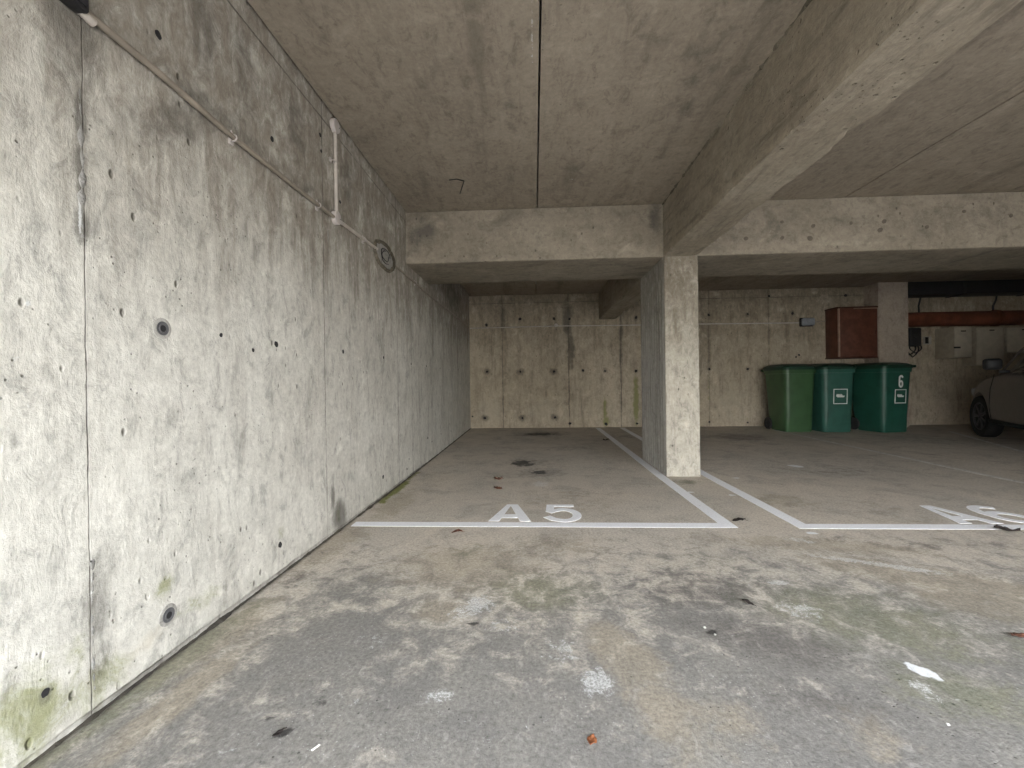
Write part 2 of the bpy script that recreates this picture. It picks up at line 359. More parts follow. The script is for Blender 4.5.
cool = [(1.6, .4, 4.5, 1.75, 0, 1.0), fs(330, 650, .5, .35, 30, .9), fs(430, 720, .6, .22, 0, 1.0), fs(600, 740, .4, .15, 0, .7), fs(700, 620, .35, .25, 0, .8), fs(360, 590, .3, .3, 0, .7), fs(580, 620, .5, .3, 0, .55), fs(800, 690, .3, .2, 0, .6), fs(250, 740, .3, .15, 0, .9), fs(660, 560, .5, .25, 0, .5), fs(760, 600, .4, .25, 0, .6), fs(200, 768, .3, .3, 0, .7), fs(960, 740, .2, .14, 0, .6)]
moss = [fs(396, 489, .055, .38, 0, 1.1), fs(411, 477, .04, .3, 0, .8), fs(385, 499, .04, .2, 0, .8)]
us = line_steps([(XL-.2, XL+.2, 16), (XL+.2, 2.2, 90), (2.2, 5.0, 60), (5.0, X_RIGHT+.2, 40)])
vs = line_steps([(-12.0, .4, 14), (.4, 3.0, 100), (3.0, 5.2, 55), (5.2, YW+.2, 50)])
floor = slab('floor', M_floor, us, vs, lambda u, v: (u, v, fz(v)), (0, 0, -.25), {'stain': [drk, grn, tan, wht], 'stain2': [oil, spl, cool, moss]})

def ws(px, py, ra, rb, ang=0, amp=1.0):     # wall spot on the left wall (ra along, rb up)
    p = lw(px, py); return (p.y, p.z, ra, rb, math.radians(ang), amp)
wd = [ws(213, 430, .08, .28, 0, .45), ws(235, 460, .09, .35, 0, .45), ws(205, 300, .06, .3, 0, .4), ws(290, 420, .08, .3, 0, .35), ws(80, 120, .02, .10, 0, .95), ws(80, 165, .022, .1, 0, .9), ws(82, 225, .025, .06, 0, .95), ws(82, 190, .02, .04, 0, .9), ws(97, 590, .06, .16, 0, .7), ws(98, 640, .05, .2, 0, .6), ws(105, 560, .07, .14, 0, .6),
      ws(340, 515, .10, .12, 0, 1.0), ws(333, 498, .03, .1, 0, .9), ws(120, 265, .03, .10, 0, .55), ws(178, 340, .14, .12, 0, .35), ws(165, 420, .12, .1, 0, .5), ws(70, 425, .12, .05, 0, .45), ws(130, 375, .1, .05, 0, .4), ws(384, 257, .30, .10, 0, .6),
      ws(225, 590, .02, .06, 0, .6), ws(45, 695, .02, .03, 0, .8), ws(15, 440, .02, .03, 0, .8), ws(45, 370, .025, .04, 0, .6), ws(160, 60, .15, .5, 0, .35), ws(185, 120, .5, .10, 35, .6), ws(70, 30, .12, .25, 0, .7), ws(108, 560, .05, .3, 0, .4)]
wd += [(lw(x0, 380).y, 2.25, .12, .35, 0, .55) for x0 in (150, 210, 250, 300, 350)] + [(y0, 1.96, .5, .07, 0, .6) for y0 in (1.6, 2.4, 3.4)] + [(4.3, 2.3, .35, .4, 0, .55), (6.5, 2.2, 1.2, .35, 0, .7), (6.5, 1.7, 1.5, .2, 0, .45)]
wg = [ws(20, 720, .14, .15, 0, .75), ws(95, 690, .18, .10, 0, .6), ws(200, 600, .3, .06, 0, .5), ws(338, 515, .05, .10, 0, .6), ws(75, 660, .05, .1, 0, .55), ws(165, 590, .05, .08, 0, .6), ws(280, 533, .06, .07, 0, .55), ws(30, 180, .15, .3, 0, .3)]
wt = [ws(230, 420, .4, .25, 0, .3), (5, 1.0, 1.5, .6, 0, .4), ws(120, 150, .15, .2, 0, .45), ws(150, 640, .12, .06, 0, .6), (3.3, .9, .5, .8, 0, .35), (2.6, 1.7, .5, .3, 0, .3), (6.5, .6, 1.5, .5, 0, .5)]
ww = [ws(27, 305, .015, .012, 0, .7), ws(104, 285, .02, .012, 0, .6), ws(98, 320, .012, .012, 0, .65), ws(15, 560, .1, .3, 0, .35), ws(130, 400, .15, .12, 0, .35), ws(190, 560, .3, .12, 0, .33), ws(30, 450, .06, .3, 0, .35), ws(80, 215, .006, .06, 0, .8), ws(50, 500, .25, .25, 0, .3), ws(150, 480, .2, .2, 0, .33), ws(93, 580, .01, .10, 0, .6), ws(40, 610, .2, .12, 0, .3), ws(20, 380, .1, .3, 0, .35), ws(82, 120, .006, .1, 0, .6), ws(260, 500, .2, .2, 0, .25)]
us = line_steps([(Y_OPEN-.2, .7, 10), (.7, 2.4, 110), (2.4, 4.6, 80), (4.6, YW+.2, 60)]); vs = line_steps([(-.02, ZC+.3, 120)])
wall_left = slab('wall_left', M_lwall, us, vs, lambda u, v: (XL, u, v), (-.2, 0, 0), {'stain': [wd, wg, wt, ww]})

def bsp(px, py, ra, rb, ang=0, amp=1.0):
    p = yp(px, py); return (p.x, p.z, ra, rb, math.radians(ang), amp)
rowm = [(487, 371.7), (520.4, 371.7), (554, 371.5), (583, 370.5), (605, 371), (636, 371), (709.4, 369), (747.7, 369)]
rowb = [(484.8, 418), (522.5, 418), (555, 417.5), (570, 423.5), (606, 424), (637, 423.5), (709.4, 422), (747.7, 422.5)]
rowt = [(486.5, 325), (520, 319), (554, 318.7), (569.5, 319), (636, 317.5), (708.7, 315), (747.7, 314), (792.4, 313.5)]
bd = [bsp(x, y, .10, .08, 0, .85) for x, y in rowm[:3]+rowb[:3]] + [bsp(x, y, .06, .07, 0, .7) for x, y in rowt+rowm[3:]] + \
     [bsp(502.7, 320, .07, .4, 0, .7), bsp(504, 390, .05, .5, 0, .5), bsp(567, 320, .10, .45, 0, .9), bsp(571, 350, .08, .4, 0, .9), bsp(566, 400, .08, .5, 0, .5), bsp(621, 345, .05, .9, 0, .75), bsp(621, 400, .04, .5, 0, .6),
      bsp(708.7, 350, .05, .9, 0, .6), bsp(769, 330, .05, .7, 0, .55), bsp(540, 345, .5, .2, 0, .35), bsp(640, 300, .4, .2, 0, .5), bsp(520, 300, .8, .10, 0, .5), bsp(716, 407, .06, .10, 0, .5), bsp(830, 296, 1.3, .08, 0, .4), bsp(745, 350, .4, .3, 0, .3)]
bg = [bsp(605, 410, .05, .35, 0, .8), bsp(606, 421, .08, .12, 0, .9), bsp(636, 400, .06, .55, 0, .95), bsp(709, 390, .04, .5, 0, .6), bsp(709, 350, .03, .5, 0, .4), bsp(747, 420, .05, .07, 0, .7), bsp(520, 426, 1, .03, 0, .4)]
bt = [bsp(490, 410, .3, .35, 0, .8), bsp(540, 410, .4, .3, 0, .7), bsp(590, 400, .3, .4, 0, .5), bsp(730, 400, .4, .5, 0, .7), bsp(520, 370, .3, .3, 0, .4)]
bw = [bsp(748, 400, .05, .3, 0, .3)]
us = line_steps([(XL-.2, 5.6, 170), (5.6, X_RIGHT+.2, 60)]); vs = line_steps([(0.0, ZC+.3, 78)])
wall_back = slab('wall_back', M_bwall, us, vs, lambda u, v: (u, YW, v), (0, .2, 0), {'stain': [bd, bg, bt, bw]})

bm = bm_(); box(bm, (X_RIGHT, Y_OPEN, -.02), (X_RIGHT+.2, YW+.2, ZC+.3)); tag(obj('wall_right', bm, M_bwall), kind='structure')

# ceiling: precast planks with open joints between them
JX = [cl(537.5, 190).x, cl(843, 198.5).x, 0]
jx0, jx2 = JX[0], JX[1]; step = (jx2-jx0)/2
edges = [XL+.006]+[jx0+step*k for k in range(0, 8)]+[X_RIGHT]
def csp(px, py, ra, rb, ang=0, amp=1.0):
    p = cl(px, py); return (p.x, p.y, ra, rb, math.radians(ang), amp)
cd_ = [csp(420, 40, .08, .6, 0, 0.36), csp(455, 120, .1, .9, 0, 0.29), csp(510, 110, .06, .4, 0, 0.54), csp(600, 60, .04, .8, 0, 0.43), csp(640, 40, .04, .8, 0, 0.43), csp(680, 120, .10, 1.2, 0, 0.50), csp(700, 60, .15, 1, 0, 0.50), csp(575, 165, .2, .2, 0, 0.43), csp(580, 190, .25, .15, 0, 0.36), csp(590, 120, .1, .4, 0, 0.29), csp(300, 60, .12, .7, 0, 0.29), csp(640, 150, .08, .4, 0, 0.36), csp(395, 200, .10, .3, 0, 0.43), csp(470, 202, .9, .03, 0, 0.50)]
cw = [csp(533, 30, .008, .7, 0, .55), csp(575, 179, .12, .008, -8, .5), csp(560, 198, .15, .01, -5, .5), csp(385, 80, .12, .3, 0, .28)]
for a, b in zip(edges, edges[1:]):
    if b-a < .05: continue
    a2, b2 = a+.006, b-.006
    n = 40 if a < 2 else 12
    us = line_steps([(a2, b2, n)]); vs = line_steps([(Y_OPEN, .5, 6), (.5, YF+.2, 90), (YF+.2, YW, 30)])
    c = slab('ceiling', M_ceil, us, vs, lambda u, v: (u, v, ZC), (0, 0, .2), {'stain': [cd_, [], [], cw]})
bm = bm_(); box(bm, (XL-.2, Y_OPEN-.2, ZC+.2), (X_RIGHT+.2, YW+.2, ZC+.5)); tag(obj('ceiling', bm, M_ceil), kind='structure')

# ------------------------------------------------------------------ beams and column with broken edges
def edge_beam(name, mat, axis, a0, a1, lo, hi, z0, z1, seed, spall=(.012, .03), step_=.03, stain=None):
    """Beam of rectangular section along `axis` (0 or 1); lo/hi bound the other axis; its lower edges are chipped."""
    bm = bm_(); n = max(2, int((a1-a0)/step_)); rings = []
    base, big = spall
    for i in range(n+1):
        a = a0+(a1-a0)*i/n
        def chip(k):
            q = noise.noise(Vector((a*3.1+seed, k*7.3, 0))); q2 = noise.noise(Vector((a*14+seed, k*3.7, 5)))
            return base*.45+base*.5*abs(q2)+big*max(0, q-.12)*(1+q2)
        sag = lambda k, m=.004: m*noise.noise(Vector((a*1.3+seed, k, 9)))
        cL, cR = chip(0), chip(1)
        pts = [(lo, z1), (lo+sag(1), z0+.30), (lo+sag(2)+.001, z0+.07), (lo, z0+cL*1.3), (lo+cL*.35, z0+cL*.35), (lo+cL*1.3, z0), (lo+.07, z0+sag(3)), ((lo+hi)/2, z0+sag(4)),
               (hi-.07, z0+sag(5)), (hi-cR*1.3, z0), (hi-cR*.35, z0+cR*.35), (hi, z0+cR*1.3), (hi+sag(6), z0+.07), (hi+sag(7), z0+.30), (hi, z1)]
        rings.append([bm.verts.new((a, p, z) if axis == 0 else (p, a, z)) for p, z in pts])
    for A, B in zip(rings, rings[1:]):
        m = len(A)
        for k in range(m): bm.faces.new((A[k], A[(k+1) % m], B[(k+1) % m], B[k]))
    bm.faces.new(rings[0]); bm.faces.new(rings[-1])
    o = obj(name, bm, mat, smooth='auto'); o['kind'] = 'structure'
    if stain:
        co = np.array([(v.co.x, v.co.z) for v in o.data.vertices])
        A = np.zeros((len(co), 4))
        for k, l in enumerate(stain):
            if l: A[:, k] = spots(co, l)
        o.data.attributes.new('stain', 'FLOAT_COLOR', 'POINT').data.foreach_set('color', A.astype(np.float32).ravel())
    return o
def fb(px, py, ra, rb, amp=1.0):
    p = yp(px, py, YF); return (p.x, p.z, ra, rb, 0, amp)
cbd = [fb(425, 232, .15, .15, .9), fb(450, 220, .15, .08, .7), fb(412, 245, .08, .2, .8), fb(600, 225, .4, .08, .4), fb(655, 215, .08, .2, .8), fb(500, 212, 1.0, .03, .6), fb(760, 230, .5, .25, .5), fb(850, 215, .5, .10, .5), fb(930, 215, .35, .12, .5), fb(990, 220, .3, .14, .55), fb(1005, 240, .04, .3, .6), fb(720, 240, .3, .2, .5), fb(900, 240, .4, .03, .6)]
cbt = [fb(520, 245, .6, .08, .7), fb(630, 245, .3, .1, .6), fb(850, 240, .8, .07, .7), fb(960, 235, .3, .1, .5)]
cbw = [fb(850, 240, .5, .03, .35)]
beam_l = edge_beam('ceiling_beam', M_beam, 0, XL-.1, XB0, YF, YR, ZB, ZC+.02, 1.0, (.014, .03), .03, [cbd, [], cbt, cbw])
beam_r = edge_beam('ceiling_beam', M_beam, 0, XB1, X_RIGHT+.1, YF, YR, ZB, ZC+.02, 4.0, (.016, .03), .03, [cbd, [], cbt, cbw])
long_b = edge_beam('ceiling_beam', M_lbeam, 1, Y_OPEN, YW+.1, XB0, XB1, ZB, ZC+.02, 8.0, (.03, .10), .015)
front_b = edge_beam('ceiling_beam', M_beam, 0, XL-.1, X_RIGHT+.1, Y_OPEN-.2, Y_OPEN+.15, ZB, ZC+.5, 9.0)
# crumbling joint filler between long beam and ceiling
bm = bm_()
def filler(y0, y1, x, s):
    n = int((y1-y0)/.02); pr = None
    for i in range(n+1):
        y = y0+(y1-y0)*i/n; k = .006+.011*noise.noise(Vector((y*9, s, 0)))+.010*noise.noise(Vector((y*31, s, 3)))
        ring = [bm.verts.new((x+.004, y, ZC+.004)), bm.verts.new((x-abs(k)*1.4, y, ZC+.002)), bm.verts.new((x-abs(k)*.7, y, ZC-abs(k)*1.0)), bm.verts.new((x+.002, y, ZC-abs(k)*1.8))]
        if pr:
            for q in range(4): bm.faces.new((pr[q], pr[(q+1) % 4], ring[(q+1) % 4], ring[q]))
        else: bm.faces.new(ring)
        pr = ring
    bm.faces.new(pr)
filler(Y_OPEN+.3, YF, XB0, 2.0)
M_crumb = concrete('crumbling_mortar', (.27, .24, .19), (.09, .08, .06), (1, 1, 1), 30, 77, .5, (.04, .035, .03), pits=.8, bs=1.0)
tag(obj('trim_1', bm, M_crumb), kind='structure')

M_dep = concrete('grey_lime_deposit', (.36, .355, .34), (.24, .235, .22), (1, 1, 1), 30, 15, .4, (.13, .125, .12), pits=.3, bs=1.0)
def crust(name, pts, r0, r1, mat, parent, sd, flat=.45, out=Vector((1, 0, 0))):
    bm = bm_(); n = len(pts); rings = []
    for i, q in enumerate(pts):
        t = (pts[min(i+1, n-1)]-pts[max(i-1, 0)]).normalized(); sd_ = t.cross(out).normalized()
        a = abs(noise.noise(q*18+Vector((sd, 0, 0))))*1.6; rad = r0+(r1-r0)*min(1, a); o_ = .006*noise.noise(q*9)
        rings.append([bm.verts.new(q+sd_*(o_+rad*math.cos(k))+out*(max(0, math.sin(k))*rad*flat-.001)) for k in [2*PI*j/10 for j in range(10)]])
    for A, B in zip(rings, rings[1:]):
        for k in range(10): bm.faces.new((A[k], A[(k+1) % 10], B[(k+1) % 10], B[k]))
    bm.faces.new(rings[0]); bm.faces.new(rings[-1]); return obj(name, bm, mat, parent, True)
def wline(a, b, n): return [Vector((XL, lw(*a).y+(lw(*b).y-lw(*a).y)*i/n, lw(*a).z+(lw(*b).z-lw(*a).z)*i/n)) for i in range(n+1)]
crust('lime_deposit', wline((80, 88), (83, 238), 90), .0015, .017, M_dep, wall_left, 1.0)
crust('lime_deposit', wline((92, 560), (94, 690), 70), .001, .012, M_dep, wall_left, 4.0)
crust('lime_deposit', wline((328, 228), (329, 262), 20), .001, .007, M_dep, wall_left, 6.0)
M_chip = concrete('chipped_pale_concrete', (.42, .38, .31), (.26, .225, .175), (1, 1, 1), 30, 19, .6, (.07, .06, .048), pits=.6, bs=1.0)
o = crust('trim_3', [Vector((XB0+.012, .75+i*.012, ZB+.012)) for i in range(275)], .0015, .011, M_chip, None, 9.0, .5, Vector((-.7, 0, -.7))); o['kind'] = 'structure'
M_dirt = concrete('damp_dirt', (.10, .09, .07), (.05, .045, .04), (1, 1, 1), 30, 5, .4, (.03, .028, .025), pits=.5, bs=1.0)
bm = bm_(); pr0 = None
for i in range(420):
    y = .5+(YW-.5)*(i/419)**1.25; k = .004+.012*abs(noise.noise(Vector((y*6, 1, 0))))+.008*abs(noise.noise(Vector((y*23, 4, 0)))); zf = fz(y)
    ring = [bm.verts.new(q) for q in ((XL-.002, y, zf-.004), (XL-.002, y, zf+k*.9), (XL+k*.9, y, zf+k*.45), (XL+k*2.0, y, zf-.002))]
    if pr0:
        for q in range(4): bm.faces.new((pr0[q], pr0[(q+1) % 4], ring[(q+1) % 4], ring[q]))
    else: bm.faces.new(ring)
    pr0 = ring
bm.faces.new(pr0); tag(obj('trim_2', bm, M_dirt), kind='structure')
# column
def column():
    bm = bm_(); x0, x1, y0, y1 = XB0+.004, XB1+.006, YF+.002, YCB
    n = 70; prev = None
    for i in range(n+1):
        z = -.02+(ZB+.02+.01)*i/n
        def ch(k): return .006+.010*max(0, noise.noise(Vector((z*6, k*5.1, 2)))+.1)+.004*noise.noise(Vector((z*30, k, 1)))
        a, b, c, d = ch(1), ch(2), ch(3), ch(4)
        ribs = []
        m = 54
        L = [(x0, y1-d), (x0, y0+a)]
        side = []
        for q in range(m+1):
            t = q/m; y = (y1-d)+((y0+a)-(y1-d))*t
            rib = .0035*(1 if math.sin(y*2*PI/.085) > -.2 else -1) if 0 < q < m else 0
            side.append((x0-rib, y))
        pts = side+[(x0+a, y0), ((x0+x1)/2, y0+.002*noise.noise(Vector((z*3, 0, 4)))), (x1-b, y0), (x1, y0+b), (x1, y1-c), (x1-c, y1), (x0+d, y1)]
        ring = [bm.verts.new((x, y, z)) for x, y in pts]
        if prev:
            k = len(ring)
            for q in range(k):
                f = bm.faces.new((prev[q], prev[(q+1) % k], ring[(q+1) % k], ring[q]))
                f.material_index = 1 if q < m else 0
        else: bm.faces.new(ring)
        prev = ring
    bm.faces.new(prev)
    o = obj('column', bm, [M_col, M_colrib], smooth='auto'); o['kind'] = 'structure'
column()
# rendered pier on the back wall behind the bins
pa, pb = yp(878.5, 330, 7.80), yp(908.5, 330, 7.80)
bm = bm_(); box(bm, (pa.x, 7.80, .0), (pb.x, YW+.02, ZC+.01), .006)
tag(obj('wall_pier', bm, M_pil), kind='structure')
# unseen front wall, added to darken the back right corner
bm = bm_(); box(bm, (4.4, Y_OPEN-.18, -.02), (X_RIGHT, Y_OPEN, ZB+.005)); tag(obj('light_block_wall', bm, M_bwall), kind='structure')
M_black = plain('matt_black_plastic', (.018, .018, .02), .55)
M_dkgrey = plain('dark_grey_rubber', (.03, .03, .03), .7)
# ------------------------------------------------------------------ tie holes
M_mortar = concrete('mortar_ring', (.40, .39, .36), (.30, .29, .27), (1, 1, 1), 30, 3, .3, (.12, .11, .1), pits=.3)
M_spot = plain('brown_rust_spot', (.13, .11, .085), .9)
M_hole = plain('dark_form_tie_socket', (.022, .022, .024), .8)
M_cone = plain('grey_plastic_cone', (.10, .10, .105), .6)
def tie_hole_proto(r, ringed):
    """local: disc lies in the XY plane, +z out of the wall"""
    bm = bm_()
    if ringed:
        lathe(bm, [(r*1.55, -.002), (r*1.5, .0012), (r*1.15, .003), (r, .0022), (r*.96, -.001)], 24)
        o = obj('tie_hole', bm, M_mortar, smooth='auto')
        bm = bm_(); lathe(bm, [(r, -.002), (r, .0036), (r*.80, .0040), (r*.66, .0030), (r*.62, .0052), (r*.50, .0052), (r*.48, -.001)], 24); a = obj('cone_rim', bm, M_cone, o, 'auto')
        bm = bm_(); lathe(bm, [(r*.47, -.002), (r*.47, .0048), (r*.2, .0044)], 24); a = obj('socket', bm, M_hole, o, 'auto')
    else:
        pts = []
        for k in range(18):
            q = 1+.22*noise.noise(Vector((math.cos(k*2*PI/18)*1.5+r*90, math.sin(k*2*PI/18)*1.5, r*50))); pts.append((r*q*math.cos(k*2*PI/18), r*q*1.1*math.sin(k*2*PI/18)))
        prism(bm, pts, .0032, Matrix.Translation((0, 0, -.0012))); o = obj('tie_hole', bm, M_hole)
    return o
def place(o, p, nrm):
    z = Vector(nrm); x = Vector((0, 0, 1)).cross(z) if abs(z.z) < .9 else Vector((1, 0, 0)); x.normalize(); y = z.cross(x)
    M = Matrix((x, y, z)).transposed().to_4x4(); M.translation = p; o.matrix_world = M
ringp = tie_hole_proto(.023, True)
smallp = [tie_hole_proto(.013, False), tie_hole_proto(.020, False), tie_hole_proto(.017, False)]
smallp[2].data.materials[0] = M_spot
usedp = set()
def tie(proto, parent, p, nrm, s=1.0):
    o = proto if id(proto) not in usedp else copy_tree(proto)
    usedp.add(id(proto)); place(o, p, nrm)
    o.matrix_world = o.matrix_world @ Matrix.Scale(s, 4) @ Matrix.Rotation(random.uniform(0, 6), 4, 'Z')
    o.parent = parent
nx = (1, 0, 0)
for px, py in [(162, 328.5), (168, 615)]: tie(ringp, wall_left, lw(px, py), nx, 1.0)
for px, py, s in [(276, 344, 1), (280, 545, 1), (343, 351.5, .9), (383.5, 357.5, .8), (411, 364, .8), (426.5, 366, .8), (440, 368.5, .8), (449, 369.5, .8), (458, 370, .8),
                  (158, 35, .9), (272, 139, .9), (427.7, 438, 1), (432, 441.5, .8), (441, 434, .8), (451, 431, .8), (383, 477, 1.1), (253, 350, .6), (221, 335, .6), (45, 693, .7), (320, 135, .8), (321, 151, .7), (340, 202, .8), (409, 459, .6), (407, 469, .8)]:
    tie(smallp[0], wall_left, lw(px, py), nx, s)
for px, py in rowm+rowb+rowt+[(845.6, 295.5), (769, 296), (796, 357), (799, 355), (472.5, 416.5)]:
    tie(smallp[1], wall_back, yp(px, py), (0, -1, 0), random.uniform(.75, 1.35))
for px, py in [(782, 222), (813, 226), (851, 223), (884, 221.5), (880, 230), (927, 227), (782, 238), (810, 238.5), (964, 211.5), (1011, 215.5), (746, 238.5)]:
    tie(smallp[2], beam_r, yp(px, py, YF)+Vector((0, -.001, 0)), (0, -1, 0), random.uniform(.8, 1.3))
for px, py in [(420, 229.5), (468, 234), (412, 242), (445, 256), (464, 256.5), (540, 258)]:
    tie(smallp[2], beam_l, yp(px, py, YF)+Vector((0, -.001, 0)), (0, -1, 0), random.uniform(.35, .6))

# ------------------------------------------------------------------ painted bay lines and numbers
def band(name, pts, w, mat, label, group=None, z=.0015):
    bm = bm_(); P = [Vector((p[0], p[1])) for p in pts]; Q = []
    for a, b in zip(P, P[1:]):
        n = max(1, int((b-a).length/.08)); Q += [a+(b-a)*i/n for i in range(n)]
    Q.append(P[-1]); L = []
    for i, q in enumerate(Q):
        a = Q[i]-Q[i-1] if i else Q[1]-Q[0]; b = Q[i+1]-Q[i] if i < len(Q)-1 else a
        a, b = a.normalized(), b.normalized(); na, nb = Vector((-a.y, a.x)), Vector((-b.y, b.x)); m = (na+nb).normalized(); k = w/2/max(.5, m.dot(na))
        j = 1+.05*noise.noise(Vector((q.x*11, q.y*11, 1))); j2 = 1+.05*noise.noise(Vector((q.x*11, q.y*11, 7)))
        l, r = q+m*k*j, q-m*k*j2
        L.append([bm.verts.new((v.x, v.y, fz(v.y)+h)) for v, h in ((l, -.002), (l, z), (r, z), (r, -.002))])
    for A, B in zip(L, L[1:]):
        for k in range(4): bm.faces.new((A[k], A[(k+1) % 4], B[(k+1) % 4], B[k]))
    bm.faces.new(L[0]); bm.faces.new(L[-1])
    return tag(obj(name, bm, mat), label, 'floor marking', group)
c5 = fl(728, 525.5); a5l = fl(352, 525.3); e5 = fl(601.5, 431)
lw_ = .086
band('bay_line', [(a5l.x, c5.y), (c5.x, c5.y), (e5.x+.0, YW-.12)], lw_, M_paint, 'white painted line around the left bay, running left of the column to the back wall')
c6 = fl(803, 526.5); e6 = fl(623, 428.5)
band('bay_line', [(e6.x, YW-.12), (c6.x, c5.y-.01), (c6.x+4.6, c5.y-.01)], lw_, M_paint, 'white painted line around the right bay, starting right of the column')
r6a, r6b = fl(772, 429.5), fl(1024, 482.8)
dirv = (r6b-r6a)
band('bay_line', [(r6a.x, min(r6a.y, YW-.1)), (r6b.x+dirv.x*.5, r6b.y+dirv.y*.5)], .06, M_paint_old, 'thin worn white line running from the first green bin towards the right')
r7a, r7b = fl(950, 431.5), fl(1024, 452); dv = r7b-r7a
band('bay_line', [(r7a.x, r7a.y), (r7b.x+dv.x*.4, r7b.y+dv.y*.4)], .05, M_paint_old, 'faint white line on the dark floor beside the parked car')

def glyph(name, ch, x0, y0, w, h, sw, label):
    bm = bm_(); M = Matrix.Translation((x0, y0, 0.0))
    d = .0022
    if ch == 'A':
        t = w*.19
        prism(bm, [(0, 0), (sw*1.15, 0), (w*.5-.012+sw*.1, h), (w*.5-t*.75, h)], d, M)
        prism(bm, [(w-sw*1.15, 0), (w, 0), (w*.5+t*.75, h), (w*.5-t*.35, h)], d*1.02, M)
        prism(bm, [(w*.2, h*.18), (w*.8, h*.18), (w*.72, h*.38), (w*.3, h*.38)], d*.97, M)
    elif ch == '5':
        s = sw/2
        stroke(bm, [(w*.86, h-s), (w*.13+s*.3, h-s), (w*.09+s*.3, h*.54)], sw*.9, d, M)
        stroke(bm, [(w*.06+s*.3, h*.50), (w*.25, h*.60)]+arc(w*.5, h*.36, w*.5-s, h*.36-s*.55+.0, 100, -110, 20)+[(w*.22, s*1.3), (w*.03, h*.26)], sw*.95, d*1.03, M)
    else:
        s = sw/2
        stroke(bm, arc(w*.5, h*.33, w*.5-s, h*.33-s, 0, 360, 26)[:-1], sw*.95, d, M, True)
        stroke(bm, arc(w*.60, h*.50, w*.60-s, h*.5-s*.8, 190, 78, 18)+[(w*.9, h*.84)], sw*.95, d*1.03, M)
    return tag(obj(name, bm, M_paint), label, 'floor marking', None)
def gl(name, ch, pxl, pxr, y0, h, label):
    a, b = fl(pxl, 522), fl(pxr, 521.5); glyph(name, ch, a.x, y0, b.x-a.x, h, .062, label)
by = c5.y+lw_/2+.022; gh = fl(510, 504.6).y-by
gl('bay_letter', 'A', 488, 531, by, gh, 'white painted letter A beside the figure 5 in the left bay')
gl('bay_number', '5', 546, 584, by, gh, 'white painted figure 5 standing on the front line of the left bay')
gl('bay_letter', 'A', 955, 996, by-.012, gh, 'second painted letter A, slanting in view near the right edge')
gl('bay_number', '6', 1008, 1046, by-.012, gh, 'white painted figure 6 cut by the right edge of the photo')

# ------------------------------------------------------------------ conduit on the left wall
M_pipe = plain('grey_pvc_conduit', (.27, .235, .195), .55, var=.2, bump=.1)
M_pipew = plain('pale_pvc_conduit', (.46, .42, .38), .5, var=.15)
M_boxw = plain('pale_grey_junction_box', (.50, .46, .44), .5, var=.12)
root = empty('electrical_conduit', (XL, lw(334, 218).y, lw(334, 218).z))
tag(root, 'thin pale conduit run along the left wall with round junction boxes and clips', 'conduit')
def rel(root, bm):
    for v in bm.verts: v.co -= root.location
zc1 = lw(230, 138).z
pr_ = .011; xo = XL+pr_+.004
def wallpath(pxs): return [Vector((xo, lw(a, b).y, lw(a, b).z)) for a, b in pxs]
bm = bm_(); tube(bm, wallpath([(76, 9), (150, 69.5), (230, 138), (322, 210), (334, 219)]), pr_, 12); rel(root, bm); obj('pipe', bm, M_pipe, root, 'auto')
bm = bm_(); tube(bm, wallpath([(334, 219), (375, 249)]), pr_, 12); rel(root, bm); obj('pipe', bm, M_pipew, root, 'auto')['label'] = 'pale clean section of pipe'
bm = bm_(); tube(bm, wallpath([(394, 266), (430, 297), (466.5, 325.5)]), pr_, 12); rel(root, bm); obj('pipe', bm, M_pipe, root, 'auto')
p0 = lw(334, 218); p1 = lw(332.5, 124)
bm = bm_(); tube(bm, [Vector((xo, p0.y, p0.z)), Vector((xo, p0.y, p1.z))], pr_, 12); rel(root, bm); obj('pipe', bm, M_pipew, root, 'auto')['label'] = 'short upright pipe rising to the ceiling'
def jbox(p, r, d=.03):
    bm = bm_(); M = Matrix.Translation(Vector((XL, p.y, p.z))-root.location) @ Matrix.Rotation(PI/2, 4, 'Y')
    lathe(bm, [(r*.9, -.002), (r, .002), (r, d-.008), (r*.96, d-.002), (r*.4, d), (r*.05, d)], 24, M); o = obj('junction_box', bm, M_boxw, root, 'auto')
    bm = bm_(); lathe(bm, [(.004, 0), (.004, .002), (.001, .0025)], 8, M @ Matrix.Translation((0, r*.6, d-.001))); obj('screw', bm, M_cone, o)
jbox(p0, .042); jbox(Vector((0, p0.y, ZC-.06)), .042)
def clip(p, vertical=False):
    bm = bm_(); q = Vector((XL, p.y, p.z))-root.location
    t = Vector((0, 0, 1)) if vertical else Vector((0, 1, 0)); s = Vector((0, 1, 0)) if vertical else Vector((0, 0, 1))
    ring = [q+Vector((.004+pr_+math.cos(a)*(pr_+.002), 0, 0))+s*(math.sin(a)*(pr_+.002)) for a in [math.radians(k) for k in range(-110, 111, 20)]]
    tube(bm, ring+[q-s*(-.03)+Vector((.004, 0, 0))], .003, 6)
    M = Matrix.Translation(q+Vector((.002, 0, -.016) if not vertical else (.002, -.016, 0)))
    box(bm, (-.003, -.012, -.012), (.006, .012, .012), .002, 1, M)
    obj('clip', bm, M_boxw, root, 'auto')
for px, py in [(230, 138), (316, 205.5), (362, 239.5), (414, 283)]: clip(lw(px, py))
clip(lw(331, 161), True)
